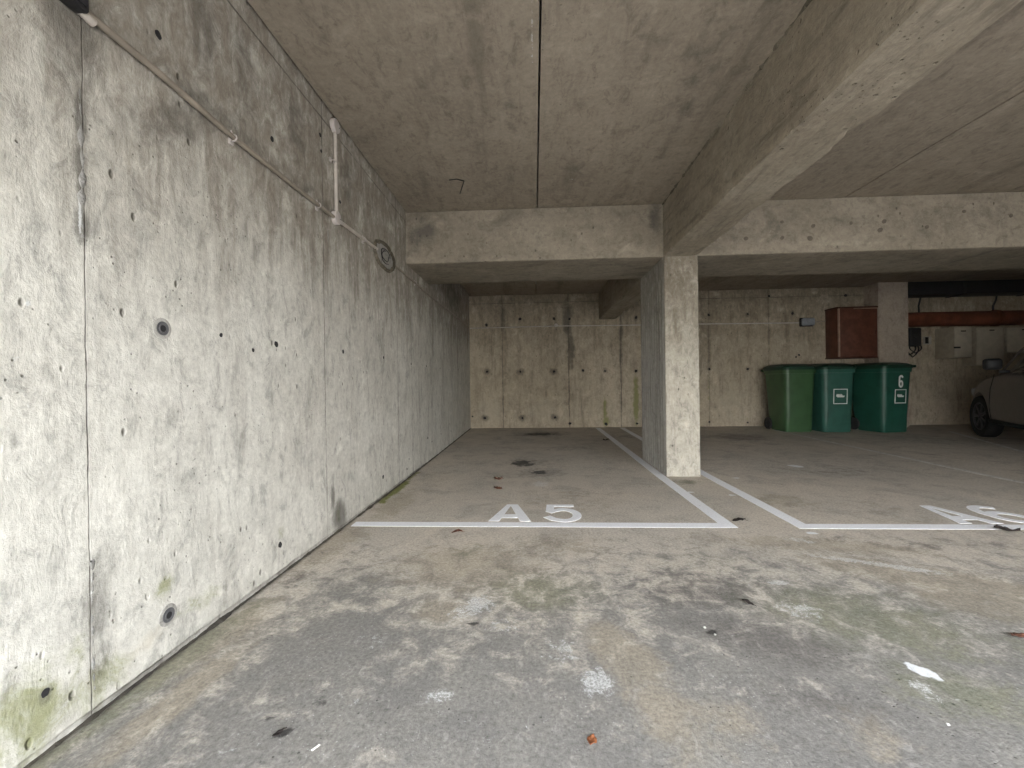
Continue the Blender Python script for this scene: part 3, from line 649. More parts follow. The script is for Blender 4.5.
# round plastered-in box with looped cable
root = empty('recessed_box', (XL, lw(384, 256.5).y, lw(384, 256.5).z))
tag(root, 'round recessed wall box ringed with rough mortar and looped cable, beside the cross beam', 'junction box')
R0 = .10
bm = bm_(); pts = []
for k in range(40):
    a = 2*PI*k/40; q = 1+.12*noise.noise(Vector((math.cos(a)*2, math.sin(a)*2, 3)))
    pts.append(Vector((.006, math.cos(a)*R0*q*2.3, math.sin(a)*R0*q)))
tube(bm, pts, [.015+.009*noise.noise(Vector((k*.9, 2, 2))) for k in range(40)], 8, True); obj('mortar_ring', bm, M_crumb, root, True)
bm = bm_(); M = Matrix.Rotation(PI/2, 4, 'Y') @ Matrix.Scale(2.2, 4, (0, 1, 0)); lathe(bm, [(R0*.95, -.001), (R0*.95, .003), (R0*.6, .006), (R0*.1, .007)], 28, M); obj('cover', bm, M_mortar, root, 'auto')
bm = bm_()
for rr_, ph in ((.05, .2), (.035, 1.6)):
    tube(bm, [Vector((.014+.004*math.sin(k), math.cos(2*PI*k/16+ph)*rr_*2.2, math.sin(2*PI*k/16+ph)*rr_*1.15)) for k in range(14)], .0035, 6)
obj('cable_loop', bm, M_dkgrey, root, True)
# black fitting at the top left
p = lw(54, -6); root = empty('wall_lamp', (XL, p.y, p.z))
tag(root, 'black box fitting at the start of the conduit, top left of the wall', 'lamp')
bm = bm_(); box(bm, (0, -.055, -.010), (.04, .055, .16), .008); obj('housing', bm, M_black, root, 'auto')
bm = bm_(); box(bm, (.038, -.045, .0), (.046, .045, .15), .003); obj('lens', bm, plain('dark_smoked_glass', (.03, .03, .035), .15), root, 'auto')
bm = bm_(); tube(bm, [(.015, .05, .0), (.015, .085, -.005)], .012, 10); obj('cable_gland', bm, M_pipew, root, 'auto')

# ------------------------------------------------------------------ conduit and lamp on the back wall
yb = YW-.012
root = empty('electrical_conduit', (yp(560, 325).x, YW, yp(560, 325).z)); tag(root, 'thin pale conduit crossing the back wall above the left bay and behind the column', 'conduit')
bm = bm_(); tube(bm, [Vector((yp(a, b, yb).x, yb, yp(a, b, yb).z)) for a, b in [(470, 328.3), (558, 326), (640, 325), (704, 324), (799, 322.8)]], .010, 10); rel(root, bm); obj('pipe', bm, M_pipew, root, 'auto')
bm = bm_(); p = yp(556, 325.5); M = Matrix.Translation(Vector((p.x, YW, p.z))-root.location) @ Matrix.Rotation(PI/2, 4, 'X'); lathe(bm, [(.034, -.001), (.036, .03), (.025, .042), (.005, .045)], 20, M); obj('junction_box', bm, M_boxw, root, 'auto')
a, b = yp(799, 318), yp(813, 326.5)
root = empty('bulkhead_lamp', ((a.x+b.x)/2, YW, (a.z+b.z)/2)); tag(root, 'small grey oval bulkhead lamp on the back wall left of the brown cabinet', 'lamp')
w_, h_ = (b.x-a.x)/2, (a.z-b.z)/2
bm = bm_(); box(bm, (-w_, -.03, -h_), (w_, 0, h_), .02, 3); obj('base', bm, M_black, root, 'auto')
bm = bm_(); box(bm, (-w_*.88, -.085, -h_*.85), (w_*.98, -.028, h_*.85), .03, 4); obj('diffuser', bm, plain('dull_grey_blue_diffuser', (.26, .28, .31), .3), root, 'auto')
root2 = empty('electrical_conduit', (b.x, YW, (a.z+b.z)/2)); tag(root2, 'short conduit between the bulkhead lamp and the brown cabinet', 'conduit')
bm = bm_(); tube(bm, [Vector((b.x-.01, YW-.012, (a.z+b.z)/2)), Vector((yp(829, 321).x, YW-.012, yp(829, 321).z))], .009, 8); rel(root2, bm); obj('pipe', bm, M_pipe, root2, 'auto')

# ------------------------------------------------------------------ brown cabinet beside the pier
M_brown = plain('dark_red_brown_painted_wood', (.115, .045, .028), .5, var=.25, scale=6, bump=.2)
M_brownd = plain('dark_brown_frame', (.075, .032, .02), .5, var=.2)
M_edge = plain('pale_edge', (.40, .27, .20), .5)  # pale colour standing for the highlight on the door edge
yc = 7.79; A, B = yp(839, 308, yc), yp(877.5, 356.5, yc); A.x = yp(838.5, 330, yc).x; x1 = pa.x-.001
root = empty('wall_cabinet', (A.x, YW, B.z)); tag(root, 'dark red-brown cupboard fixed to the back wall against the pale pier, above the bins', 'cabinet')
W_, H_ = x1-A.x, A.z-B.z; D_ = YW-yc
bm = bm_(); box(bm, (0, -D_+.03, 0), (W_, 0, H_), .006); obj('body', bm, M_brown, root, 'auto')
bm = bm_(); box(bm, (-.012, -D_+.02, -.02), (W_, .0, .0), .003); obj('frame_rail', bm, M_brownd, root, 'auto')
bm = bm_(); box(bm, (-.012, -D_+.01, H_), (W_, 0, H_+.022), .003); obj('frame_rail', bm, M_brownd, root, 'auto')
bm = bm_(); box(bm, (.03, -D_, .02), (W_-.03, -D_+.028, H_-.02), .004); d = obj('door', bm, M_brown, root, 'auto')
bm = bm_(); tube(bm, [(W_-.07, -D_-.002, H_*.5-.04), (W_-.07, -D_-.02, H_*.5-.03), (W_-.07, -D_-.02, H_*.5+.03), (W_-.07, -D_-.002, H_*.5+.04)], .005, 8); obj('handle', bm, M_brownd, d, True)
bm = bm_(); box(bm, (.004, -D_-.004, .01), (.024, -D_+.03, H_-.01), .003); obj('edge_strip', bm, M_edge, root, 'auto')['label'] = 'pale strip painting the highlight along the hinge edge'
bm = bm_(); box(bm, (.4*W_, -D_-.002, H_-.018), (W_-.01, -D_+.02, H_-.006), .002); obj('edge_strip', bm, M_edge, root, 'auto')['label'] = 'pale strip along the top'

# ------------------------------------------------------------------ services on the back wall right of the pier
M_red = plain('dark_red_brown_pipe', (.135, .045, .025), .55, var=.3, scale=5)
ypz = 7.985; A, B = yp(960, 311.5, ypz), yp(960, 326, ypz); rad = (A.z-B.z)/2
root = empty('service_pipe', (pb.x+.01, ypz, (A.z+B.z)/2)); tag(root, 'thick red-brown pipe running along the back wall right of the pale pier', 'pipe')
bm = bm_(); tube(bm, [(0, 0, 0), (X_RIGHT-pb.x-.02, 0, 0)], rad, 24); obj('pipe', bm, M_red, root, 'auto')
for xx in (.05, 1.6, 3.2, 4.6):
    bm = bm_(); M = Matrix.Translation((xx, 0, 0)) @ Matrix.Rotation(PI/2, 4, 'Y'); lathe(bm, [(rad*.98, -.03), (rad+.014, -.028), (rad+.014, .028), (rad*.98, .03)], 24, M)
    o = obj('collar', bm, M_red, root, 'auto')
    bm = bm_(); box(bm, (xx-.015, rad-.01, -.02), (xx+.015, YW-ypz+.002, .02)); obj('bracket', bm, M_black, root)
# black box-section band high on the wall
ydz = 7.80; A, B = yp(960, 284.5, ydz), yp(960, 297, YW-.0)
root = empty('black_band', (pb.x+.01, ydz, B.z)); tag(root, 'black band along the top of the back wall right of the pier', 'duct')
bm = bm_(); box(bm, (0, 0, 0), (X_RIGHT-pb.x-.02, YW-ydz, ZC-.002-B.z), .006); obj('casing', bm, M_black, root, 'auto')
for xx in (.9, 2.1, 3.3): 
    bm = bm_(); box(bm, (xx, -.012, -.012), (xx+.05, YW-ydz, ZC-.004-B.z), .003); obj('band_rib', bm, M_dkgrey, root, 'auto')
# black cables
for i, (pts, lab) in enumerate([([(921, 295), (920, 300), (918.5, 306), (919, 313)], 'black cable dropping from the black band just right of the pale pier'), ([(997, 294), (996, 300), (993, 306), (993, 312)], 'black cable dropping from the black band above the right meter cabinet')]):
    root = empty('cable', yp(*pts[-1], YW-.02)); tag(root, lab, 'cable')
    bm = bm_(); tube(bm, [yp(a, b, YW-.012-.02*(k == 1)) for k, (a, b) in enumerate(pts)], .014, 8); rel(root, bm); obj('cord', bm, M_black, root, True)
# charger with looped cable
A, B = yp(910.5, 327.5, 8.0), yp(922.5, 346, 8.0)
root = empty('wall_charger', ((A.x+B.x)/2, YW, B.z)); tag(root, 'black wall box with hanging looped cable beside the pale pier', 'wall box')
w_ = (B.x-A.x)/2; h_ = A.z-B.z
bm = bm_(); box(bm, (-w_, -.13, 0), (w_, 0, h_), .03, 3); obj('housing', bm, M_black, root, 'auto')
bm = bm_(); lathe(bm, [(.05, 0), (.05, .012), (.03, .018), (.01, .018)], 20, Matrix.Translation((0, -.13, h_*.6)) @ Matrix.Rotation(PI/2, 4, 'X')); obj('face_ring', bm, M_dkgrey, root, 'auto')
bm = bm_()
for o_, dp in ((-.05, .16), (.0, .2), (.05, .13)):
    tube(bm, [Vector((o_+.09*math.cos(PI*k/12), -.05-.02*math.sin(k), .01-dp*math.sin(PI*k/12))) for k in range(13)], .009, 8)
obj('cable_loop', bm, M_black, root, True)
# switch
A, B = yp(925.5, 336.5, 8.08), yp(932.5, 344, 8.08)
root = empty('wall_switch', ((A.x+B.x)/2, YW, (A.z+B.z)/2)); tag(root, 'small black and white switch box between the black wall box and meter cabinet', 'switch')
w_, h_ = (B.x-A.x)/2, (A.z-B.z)/2
bm = bm_(); box(bm, (-w_, -.035, -h_), (w_, 0, h_), .006); obj('plate', bm, plain('off_white_plastic', (.4, .38, .34), .4), root, 'auto')
bm = bm_(); box(bm, (-w_*.9, -.045, -h_*.85), (0, -.034, h_*.85), .004); obj('rocker', bm, M_black, root, 'auto')
# meter cabinets
M_cream = plain('cream_painted_metal', (.38, .34, .27), .45, var=.1)
M_cream2 = plain('pale_cream_metal', (.46, .42, .34), .45, var=.08)
def cabinet(px0, px1, py0, py1, depth, label, split, slots, name='meter_cabinet', mat=None):
    y = YW-depth; A, B = yp(px0, py0, y), yp(px1, py1, y)
    root = empty(name, (A.x, YW, B.z)); tag(root, label, 'meter cabinet')
    W, H = B.x-A.x, A.z-B.z
    bm = bm_(); box(bm, (0, -depth, 0), (W, 0, H), .008); obj('body', bm, mat or M_cream, root, 'auto')
    bm = bm_(); box(bm, (W*split+.008, -depth-.014, .012), (W-.012, -depth+.002, H-.012), .005); d = obj('door', bm, M_cream2, root, 'auto')
    if split > .2:
        bm = bm_(); box(bm, (.012, -depth-.008, .012), (W*split-.002, -depth+.002, H-.012), .004); obj('side_panel', bm, mat or M_cream, root, 'auto')
    for sx, sz, sw, sh in slots:
        bm = bm_(); box(bm, (W*sx-sw/2, -depth-.02, H*sz-sh/2), (W*sx+sw/2, -depth-.012, H*sz+sh/2), .002, 1); obj('latch', bm, M_black, d, 'auto')
    return root
cabinet(953.5, 972, 327, 357.5, .35, 'deep cream meter cabinet right of the black wall box', .0, [(.14, .33, .11, .03), (.5, .86, .08, .02)])
cabinet(975.5, 1004, 327.5, 365, .24, 'taller cream meter cabinet above the bonnet of the car', .0, [(.55, .92, .08, .02)])
cabinet(1006, 1040, 327.5, 352, .18, 'cream cabinet partly hidden behind the car window', .0, [(.5, .9, .06, .02)])

# ------------------------------------------------------------------ wheelie bins
def bin_mats(nm, c):
    g = N(nm); tc = g.n('ShaderNodeTexCoord').outputs['Object']
    a = g.noise(tc, 5, 5, .6); b = g.noise(g.vmul(tc, (1, 1, .15)), 30, 4, .7)
    col = g.mix(g.rng(a, .4, .7), c, tuple(k*.75 for k in c)); col = g.mix(g.math('MULTIPLY', g.rng(b, .55, .7), .25), col, tuple(k*.6+.02 for k in c))
    return g.fin(col, .42, b, .08, .003, .45)
M_green = bin_mats('leaf_green_plastic', (.048, .108, .046)); M_teal = bin_mats('blue_green_plastic', (.034, .11, .085)); M_teal2 = bin_mats('deep_green_plastic', (.018, .085, .06))
M_lidd = bin_mats('dark_green_lid_plastic', (.012, .045, .028))
M_sticker = plain('white_sticker', (.78, .8, .78), .5)
def wheelie_bin(mat, lidmat, label, lug=False):
    """front-left base corner near local (-w/2, 0); front faces -y"""
    root = empty('wheelie_bin'); tag(root, label, 'wheelie bin', None)
    H = .99
    def ring(bm, z, w, f, b, r, n=5):       # rounded rectangle, f = front y, b = back y
        P = []
        for cx, cy, a0 in ((w/2-r, b-r, 0), (-w/2+r, b-r, 90), (-w/2+r, f+r, 180), (w/2-r, f+r, 270)):
            for k in range(n+1):
                a = math.radians(a0+90*k/n); P.append(bm.verts.new((cx+r*math.cos(a), cy+r*math.sin(a), z)))
        return P
    def skin(bm, R, cap0=True, cap1=True):
        for A, B in zip(R, R[1:]):
            for k in range(len(A)): bm.faces.new((A[k], A[(k+1) % len(A)], B[(k+1) % len(A)], B[k]))
        if cap0: bm.faces.new(R[0])
        if cap1: bm.faces.new(R[-1])
    bm = bm_()
    R = [ring(bm, 0, .46, .01, .47, .06), ring(bm, .015, .48, 0, .485, .07), ring(bm, .16, .487, -.008, .51, .075)]
    R += [ring(bm, .24, .49, -.012, .56, .08)]
    for t in (.4, .7, 1.0):
        z = .24+(H-.08-.24)*t; R.append(ring(bm, z, .49+.055*t, -.012-.035*t, .56+.06*t, .085))
    R += [ring(bm, H-.078, .575, -.06, .635, .09), ring(bm, H-.02, .582, -.064, .64, .09), ring(bm, H-.015, .57, -.055, .63, .085), ring(bm, H-.06, .52, -.03, .60, .08)]
    skin(bm, R); obj('body', bm, mat, root, 'auto')
    bm = bm_()
    R = [ring(bm, H-.022, .59, -.072, .65, .09), ring(bm, H+.01, .60, -.08, .66, .095), ring(bm, H+.03, .59, -.07, .65, .10), ring(bm, H+.055, .52, -.01, .62, .10), ring(bm, H+.072, .40, .10, .52, .10), ring(bm, H+.075, .2, .2, .45, .06)]
    skin(bm, R); l = obj('lid', bm, lidmat, root, 'auto')
    bm = bm_(); tube(bm, [(-.20, -.06, H+.015), (-.17, -.10, H+.012), (.17, -.10, H+.012), (.20, -.06, H+.015)], .012, 10); obj('lid_grip', bm, lidmat, l, True)
    if lug: bm = bm_(); box(bm, (.28, .0, H-.012), (.40, .10, H+.028), .01, 2); obj('lid_lug', bm, lidmat, l, 'auto')
    bm = bm_(); tube(bm, [(-.27, .60, H-.03), (-.27, .70, H-.015), (.27, .70, H-.015), (.27, .60, H-.03)], .017, 12)
    for x in (-.12, .12): tube(bm, [(x, .62, H-.03), (x, .70, H-.015)], .014, 8)
    obj('handle', bm, mat, root, True)
    bm = bm_(); tube(bm, [(-.29, .50, .10), (.29, .50, .10)], .012, 10); obj('axle', bm, M_dkgrey, root, True)
    for s in (-1, 1):
        bm = bm_(); M = Matrix.Translation((s*.262, .50, .10)) @ Matrix.Rotation(PI/2, 4, 'Y')
        lathe(bm, [(.045, -.022), (.075, -.02), (.092, -.022), (.10, -.012), (.10, .012), (.092, .022), (.075, .02), (.045, .022)], 28, M); w = obj('wheel', bm, M_dkgrey, root, 'auto')
        bm = bm_(); lathe(bm, [(.035, -.026), (.03, -.028), (.03, .028), (.035, .026)], 16, M); obj('hub', bm, M_black, w, 'auto')
    return root
def put_bin(root, px, py, ang, s=1.0):      # px, py: front-left foot in the photo
    p = fl(px, py); a = math.radians(ang); c = Vector((-.24*math.cos(a), -.24*math.sin(a), 0))*s
    root.location = p-c; root.location.z = fz(p.y)+.003; root.rotation_euler.z = a; root.scale = (s, s, 1.045)
    return root
b1 = put_bin(wheelie_bin(M_green, M_lidd, 'leaf-green wheelie bin without a sticker, leftmost of the three bins'), 786, 432.3, 2, .93)
b2 = put_bin(wheelie_bin(M_teal, M_lidd, 'blue-green wheelie bin with square white sticker but no number, middle of the three bins'), 824, 432.5, 0, .93)
b3 = put_bin(wheelie_bin(M_teal2, M_lidd, 'dark green wheelie bin with a white 6 above its square sticker, rightmost bin', True), 883.5, 433, 11, .97)
def sticker(root, x, z, s):                 # on the sloping front
    y = -.012-.035*((z-.24)/(.91-.24))
    M = Matrix.Translation((x, y-.001, z)) @ Matrix.Rotation(PI/2+.052, 4, 'X')
    bm = bm_(); stroke(bm, [(-s, -s), (s, -s), (s, s), (-s, s)], .012, .003, M, True)
    for k, (a0, a1, t) in enumerate([(-.62, .30, .12), (-.62, .62, -.02), (-.45, .55, -.12)]):
        box(bm, (a0*s, t*s, 0), (a1*s, (t+.13)*s, .003), 0, 1, M)
    for k in range(4): box(bm, ((-.55+k*.2)*s, .2*s, 0), ((-.45+k*.2)*s, .34*s, .003), 0, 1, M)
    obj('sticker', bm, M_sticker, root)['label'] = 'white square outline sticker with small lettering'
sticker(b2, .02, .55, .11); sticker(b3, .05, .545, .10)
bm = bm_(); zz = .775; yy = -.012-.035*((zz-.24)/.67); M = Matrix.Translation((.045-.045, yy-.001, zz-.10)) @ Matrix.Rotation(PI/2+.052, 4, 'X')
w, h, sw = .085, .19, .027; s = sw/2
stroke(bm, arc(w*.5, h*.30, w*.5-s, h*.30-s, 0, 360, 20)[:-1], sw, .003, M, True)
stroke(bm, [(s, h*.30), (s, h*.72)]+arc(w*.5, h*.76, w*.5-s, h*.24-s, 180, 10, 12), sw, .0032, M)
obj('number_sticker', bm, M_sticker, b3)['label'] = 'white figure 6'

# ------------------------------------------------------------------ parked car
M_car = plain('pale_champagne_car_paint', (.15, .13, .115), .35, var=.04, spec=.5, bump=.0, coat=.6)
M_glass = plain('dark_car_glass', (.012, .012, .014), .06, spec=.6, bump=.0)
M_rim = plain('dull_alloy', (.045, .045, .05), .5, metal=.3)
M_tyre = plain('tyre_rubber', (.014, .014, .014), .8)
M_chrome = plain('bright_trim', (.45, .45, .46), .2, metal=.9, bump=0)
M_lamp = plain('clear_headlamp', (.35, .36, .38), .1)
M_rear = plain('red_tail_lamp', (.25, .01, .01), .2)
def car():
    root = empty('car'); tag(root, 'pale silver-beige hatchback parked nose-in by the back wall, cut off by the right edge', 'car')
    # local: x forward, y left, z up; front axle x=1.22, rear axle x=-1.25
    st = [(-1.92, .62, .34, .74), (-1.88, .72, .27, .88), (-1.75, .79, .22, .93), (-1.3, .825, .20, .96), (-.6, .83, .20, .955), (.1, .83, .20, .94), (.62, .83, .20, .925), (.82, .828, .20, .915), (1.2, .82, .20, .86), (1.5, .78, .20, .80), (1.72, .69, .21, .73), (1.86, .56, .24, .64), (1.93, .40, .30, .54)]
    bm = bm_(); rings = []
    for x, w, z0, zb in st:
        hh = zb-z0
        P = [(0, z0), (w*.55, z0), (w*.93, z0+.01), (w*.985, z0+.10*hh), (w*1.0, z0+.32*hh), (w*.995, z0+.55*hh), (w*.985, z0+.66*hh), (w*.965, z0+.80*hh), (w*.93, z0+.92*hh), (w*.88, zb), (w*.6, zb+.028), (w*.3, zb+.04), (0, zb+.045)]
        full = P+[(-a, b) for a, b in P[-2:0:-1]]
        rings.append([bm.verts.new((x, a, b)) for a, b in full])
    for A, B in zip(rings, rings[1:]):
        m = len(A)
        for k in range(m): bm.faces.new((A[k], A[(k+1) % m], B[(k+1) % m], B[k]))
    bm.faces.new(rings[0]); bm.faces.new(rings[-1])
    body = obj('body', bm, M_car, root, True)
    sub = body.modifiers.new('s', 'SUBSURF'); sub.levels = sub.render_levels = 2
    cut = bm_()
    for xx in (1.22, -1.25):
        for s in (-1, 1):
            lathe(cut, [(.345, s*.62-.16), (.345, s*.62+.34)] if s > 0 else [(.345, -.96), (.345, -.46)], 40, Matrix.Translation((xx, 0, .30)) @ Matrix.Rotation(-PI/2, 4, 'X'))
    cu = obj('arch_cutter', cut, M_black)
    bo = body.modifiers.new('b', 'BOOLEAN'); bo.operation = 'DIFFERENCE'; bo.object = cu; bo.solver = 'EXACT'
    dg = bpy.context.evaluated_depsgraph_get(); me = bpy.data.meshes.new_from_object(body.evaluated_get(dg))
    body.modifiers.clear(); body.data = me
    for p in me.polygons: p.use_smooth = True
    me.set_sharp_from_angle(angle=math.radians(35))
    bpy.data.objects.remove(cu, do_unlink=True)
    # greenhouse (glass) and roof
    def gsec(x, zb, zt, w0, w1): return [(x, w0, zb), (x, w0*.985, zb+.02), (x, w1, zt-.05), (x, w1-.06, zt), (x, 0, zt+.015), (x, -w1+.06, zt), (x, -w1, zt-.05), (x, -w0*.985, zb+.02), (x, -w0, zb)]
    ss = [(-1.74, .91, .97, .70, .66), (-1.62, .92, 1.24, .72, .60), (-1.45, .93, 1.40, .735, .57), (-1.0, .93, 1.455, .745, .575), (-.4, .92, 1.475, .75, .58), (.0, .915, 1.455, .75, .575), (.2, .91, 1.405, .745, .575), (.5, .90, 1.20, .735, .60), (.86, .895, .945, .71, .66)]
    bm = bm_(); rings = [[bm.verts.new(p) for p in gsec(*q)] for q in ss]
    for A, B in zip(rings, rings[1:]):
        m = len(A)
        for k in range(m): bm.faces.new((A[k], A[(k+1) % m], B[(k+1) % m], B[k]))
    bm.faces.new(rings[0]); bm.faces.new(rings[-1]); obj('windows', bm, M_glass, root, 'auto')
    bm = bm_(); R = []
    for x, zt, w in ((-1.50, 1.385, .53), (-1.3, 1.435, .55), (-1.0, 1.468, .56), (-.4, 1.488, .565), (.0, 1.468, .56), (.18, 1.425, .55)):
        P = [(w+.03, zt-.045), (w, zt-.005), (w*.6, zt+.018), (0, zt+.026), (-w*.6, zt+.018), (-w, zt-.005), (-w-.03, zt-.045), (0, zt-.03)]
        R.append([bm.verts.new((x, a, b)) for a, b in P])
    for A, B in zip(R, R[1:]):
        for k in range(8): bm.faces.new((A[k], A[(k+1) % 8], B[(k+1) % 8], B[k]))
    bm.faces.new(R[0]); bm.faces.new(R[-1]); obj('roof', bm, M_car, root, 'auto')
    for s in (-1, 1):
        bm = bm_(); tube(bm, [(.90, s*.70, .90), (.5, s*.665, 1.19), (.16, s*.59, 1.425)], .014, 8); obj('windscreen_pillar', bm, M_car, root, True)
        bm = bm_(); tube(bm, [(-.45, s*.765, .92), (-.50, s*.60, 1.44)], .026, 8); obj('door_pillar', bm, M_black, root, True)
        bm = bm_(); tube(bm, [(-1.35, s*.755, .93), (-1.52, s*.60, 1.36)], .05, 8); obj('rear_pillar', bm, M_car, root, True)
        bm = bm_(); tube(bm, [(.80, s*.735, .905), (.3, s*.765, .925), (-.5, s*.775, .935), (-1.3, s*.76, .945)], .009, 6); obj('window_trim', bm, M_chrome, root, True)
        bm = bm_(); box(bm, (.49, s*.90-.085, .96), (.61, s*.90+.085, 1.11), .035, 3); m = obj('mirror', bm, M_black, root, 'auto')
        bm = bm_(); box(bm, (.52, s*.79-.05, .92), (.57, s*.79+.05, .955), .01, 2); obj('mirror_arm', bm, M_black, m, 'auto')
        for xh in (-.30, -1.12):
            bm = bm_(); tube(bm, [(xh-.09, s*.815, .80), (xh-.07, s*.845, .80), (xh+.07, s*.85, .80), (xh+.09, s*.82, .80)], .011, 8); obj('door_handle', bm, M_chrome, root, True)
        bm = bm_(); tube(bm, [(.85, s*.812, .26), (.2, s*.822, .25), (-.85, s*.818, .26)], .028, 8); obj('sill_trim', bm, M_black, root, True)
        bm = bm_(); M = Matrix.Translation((1.66, s*.60, .62)) @ Matrix.Rotation(-s*.62, 4, 'Z'); M = Matrix.Translation((1.68, s*.60, .64)) @ Matrix.Rotation(s*.75, 4, 'Z')
        box(bm, (-.06, -.16, -.07), (.06, .16, .07), .045, 3, M); obj('headlamp', bm, M_lamp, root, 'auto')
        bm = bm_(); box(bm, (-1.90, s*.66-.08, .68), (-1.78, s*.66+.08, .92), .03, 3); obj('tail_lamp', bm, M_rear, root, 'auto')
        for xx in (1.22, -1.25):
            M = Matrix.Translation((xx, s*.725, .30)) @ Matrix.Rotation(-s*PI/2, 4, 'X')
            bm = bm_(); lathe(bm, [(.19, -.08), (.25, -.095), (.285, -.09), (.30, -.07), (.30, .05), (.285, .075), (.25, .085), (.205, .075), (.195, .05)], 40, M); t = obj('wheel', bm, M_tyre, root, 'auto')
            bm = bm_(); lathe(bm, [(.196, -.02), (.2, .072), (.185, .07), (.175, .03), (.05, .02), (.045, .05), (.02, .055)], 40, M)
            for k in range(7):
                a = 2*PI*k/7; box(bm, (.03, -.022, .028), (.19, .022, .062), .006, 1, M @ Matrix.Rotation(a, 4, 'Z'))
            obj('rim', bm, M_rim, t, 'auto')
    bm = bm_(); box(bm, (1.86, -.30, .30), (1.945, .30, .42), .02, 2); obj('grille', bm, M_black, root, 'auto')
    bm = bm_(); box(bm, (-1.96, -.26, .52), (-1.90, .26, .63), .006, 1); obj('number_plate', bm, M_sticker, root, 'auto')
    # seam lines of the front door
    for s in (-1, 1):
        bm = bm_(); tube(bm, [(.78, s*.800, .90), (.82, s*.826, .70), (.84, s*.832, .45), (.80, s*.825, .27)], .004, 6); obj('door_seam', bm, M_black, root, True); bm = bm_(); tube(bm, [(-.42, s*.806, .93), (-.46, s*.832, .70), (-.46, s*.834, .45), (-.42, s*.825, .27)], .004, 6)
        obj('door_seam', bm, M_black, root, True)
    return root
car_ = car()
HEAD = math.radians(25)                     # heading measured from +Y towards +X
w0 = fl(979, 436.5); rot = PI/2-HEAD
car_.rotation_euler.z = rot
Rz = Matrix.Rotation(rot, 3, 'Z'); off = Rz @ Vector((1.22, .80, 0))
car_.location = Vector((w0.x, w0.y, 0))-off; car_.location.z = fz(w0.y)-.002

# ------------------------------------------------------------------ leaves, chips and pebbles
def leaf_mat(n, c): return plain(n, c, .7, var=.35, scale=40, bump=.3)
ML = {'orange': leaf_mat('orange_brown_leaf', (.30, .11, .045)), 'brown': leaf_mat('brown_leaf', (.12, .05, .03)), 'dark': leaf_mat('dark_rotten_leaf', (.028, .022, .02)), 'red': leaf_mat('reddish_leaf', (.16, .07, .045))}
def leaf(px, py, L, W, kind, ang, label, curl=.25):
    p = fl(px, py); root = empty('leaf', (p.x, p.y, p.z+.001), math.radians(ang)); tag(root, label, 'leaf')
    bm = bm_(); n = 12; T, B = [], []
    for i in range(n+1):
        t = i/n; wd = W*math.sin(PI*min(1, t*1.02+.001))**.7*(1+.2*noise.noise(Vector((t*7, px, 0)))); x = (t-.5)*L; row = []
        for k in (-1, -.5, 0, .5, 1):
            z = .003+abs(k)*W*curl*(.6+noise.noise(Vector((t*4, k*2, py))))+L*.06*math.sin(t*5+px)+L*.06
            row.append((x, k*wd/2, max(.001, z)))
        T.append([bm.verts.new(q) for q in row]); B.append([bm.verts.new((q[0], q[1], q[2]-.0009)) for q in row])
    for i in range(n):
        for k in range(4): bm.faces.new((T[i][k], T[i+1][k], T[i+1][k+1], T[i][k+1])); bm.faces.new((B[i][k], B[i][k+1], B[i+1][k+1], B[i+1][k]))
        for k in (0, 4): bm.faces.new((T[i][k], B[i][k], B[i+1][k], T[i+1][k]))
    for i in (0, n):
        for k in range(4): bm.faces.new((T[i][k], T[i][k+1], B[i][k+1], B[i][k]))
    obj('blade', bm, ML[kind], root, True)
    bm = bm_(); tube(bm, [(L*.48, 0, L*.06+.003), (L*.6, L*.02, .004), (L*.72, L*.06, .002)], .0012, 5); obj('stem', bm, ML[kind], root, True)
leaf(592, 743, .036, .024, 'orange', 70, 'small orange-brown leaf lying nearest the camera, on the grey floor')
leaf(748, 604, .045, .022, 'dark', -50, 'small dark leaf below the gap between the two bay lines')
leaf(1019, 638, .06, .03, 'brown', 10, 'brown leaf at the right edge of the photo, on the yellowish floor')
leaf(1007, 531.5, .11, .04, 'dark', -25, 'large dark leaf lying on the floor just below the figure 6 line', .5)
leaf(739, 521.5, .085, .04, 'dark', 5, 'flat dark leaf beside the corner of the left bay line')
leaf(457, 533, .065, .035, 'red', 10, 'reddish leaf just below the front line of the left bay')
leaf(498.5, 479.5, .075, .06, 'red', 20, 'upper of two small reddish leaves inside the left bay')
leaf(498, 489.3, .07, .05, 'red', -15, 'lower of two small reddish leaves inside the left bay')
leaf(606, 440.5, .09, .08, 'dark', 0, 'small dark leaf at the back of the left bay near its line')
leaf(278.5, 735, .032, .014, 'dark', 60, 'black curled leaf on the dark patch, lower left of the floor')
def pebble(px, py, r, c, label, name='pebble', flat=.6, mat=None):
    p = fl(px, py); bm = bm_(); bmesh.ops.create_icosphere(bm, subdivisions=3, radius=r)
    for v in bm.verts:
        k = 1+.25*noise.noise(v.co*(1.4/r)+Vector((px, 0, 0))); v.co *= k; v.co.z = v.co.z*flat+r*flat*.9
    o = obj(name, bm, mat or plain(name+'_stone', c, .8), None, True); o.location = p; tag(o, label, 'stone')
pebble(704.5, 628, .0055, (.4, .4, .36), 'pale pebble on a dark crumbled spot, centre right of the floor')
pebble(715, 635, .004, (.4, .4, .36), 'tiny pale pebble right of a larger one on a dark spot')
pebble(948, 725, .004, (.6, .6, .58), 'small white pebble at the lower right of the floor')
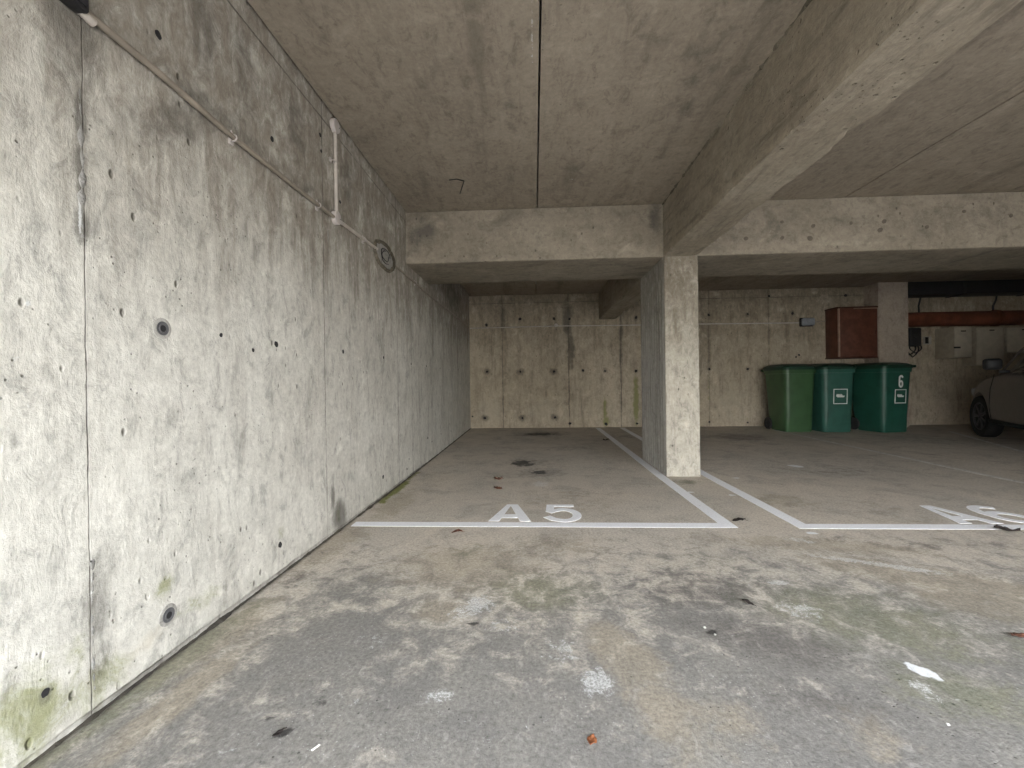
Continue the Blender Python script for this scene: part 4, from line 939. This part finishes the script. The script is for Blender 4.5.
p = fl(315.7, 748); bm = bm_(); box(bm, (-.011, -.0028, 0), (.011, .0028, .003), .001, 1, Matrix.Rotation(1.0, 4, 'Z')); o = obj('wood_chip', bm, plain('white_chip', (.7, .7, .66), .7)); o.location = p; tag(o, 'white splinter on the floor, lower left', 'chip')
# bent wire stub in the ceiling
p = cl(462, 184); root = empty('ceiling_wire', (p.x, p.y, ZC)); tag(root, 'thin dark bent wire hanging flat against the ceiling above the left bay', 'wire')
q = [cl(449, 180, ZC-.006), cl(457, 179.2, ZC-.008), cl(464, 181, ZC-.014), cl(462.5, 186, ZC-.014), cl(460, 193.5, ZC-.004)]
bm = bm_(); tube(bm, q, .004, 6); rel(root, bm); obj('strand', bm, M_dkgrey, root, True)

# ------------------------------------------------------------------ light: overcast sky through the open side behind the camera
W = bpy.data.worlds.new('overcast_sky'); bpy.context.scene.world = W; W.use_nodes = True
t = W.node_tree; bg = t.nodes['Background']
tc = t.nodes.new('ShaderNodeTexCoord'); sx = t.nodes.new('ShaderNodeSeparateXYZ'); t.links.new(tc.outputs['Generated'], sx.inputs[0])
rp = t.nodes.new('ShaderNodeValToRGB'); t.links.new(sx.outputs[2], rp.inputs[0])
e = rp.color_ramp.elements
e[0].position = 0.0; e[0].color = (.42, .41, .38, 1); e[1].position = .75; e[1].color = (.80, .86, 1.0, 1)
n_ = e.new(.07); n_.color = (.60, .60, .58, 1); n_ = e.new(.22); n_.color = (.97, .97, .98, 1); n_ = e.new(.4); n_.color = (.94, .97, 1.0, 1)
t.links.new(rp.outputs[0], bg.inputs[0]); bg.inputs[1].default_value = 5.8

# ------------------------------------------------------------------ camera
cam = bpy.data.cameras.new('camera'); co = bpy.data.objects.new('camera', cam); C.objects.link(co)
cam.sensor_fit = 'HORIZONTAL'; cam.sensor_width = 36; cam.lens = F/1024*36; cam.clip_start = .02; cam.clip_end = 200
M = Matrix((rr, ru, -fwd)).transposed().to_4x4(); M.translation = EYEP; co.matrix_world = M
S = bpy.context.scene; S.camera = co
S.view_settings.view_transform = 'Standard'; S.view_settings.look = 'None'; S.view_settings.gamma = 1; S.view_settings.use_curve_mapping = False
S.view_settings.exposure = 1.38
S.cycles.max_bounces = 12; S.cycles.diffuse_bounces = 10
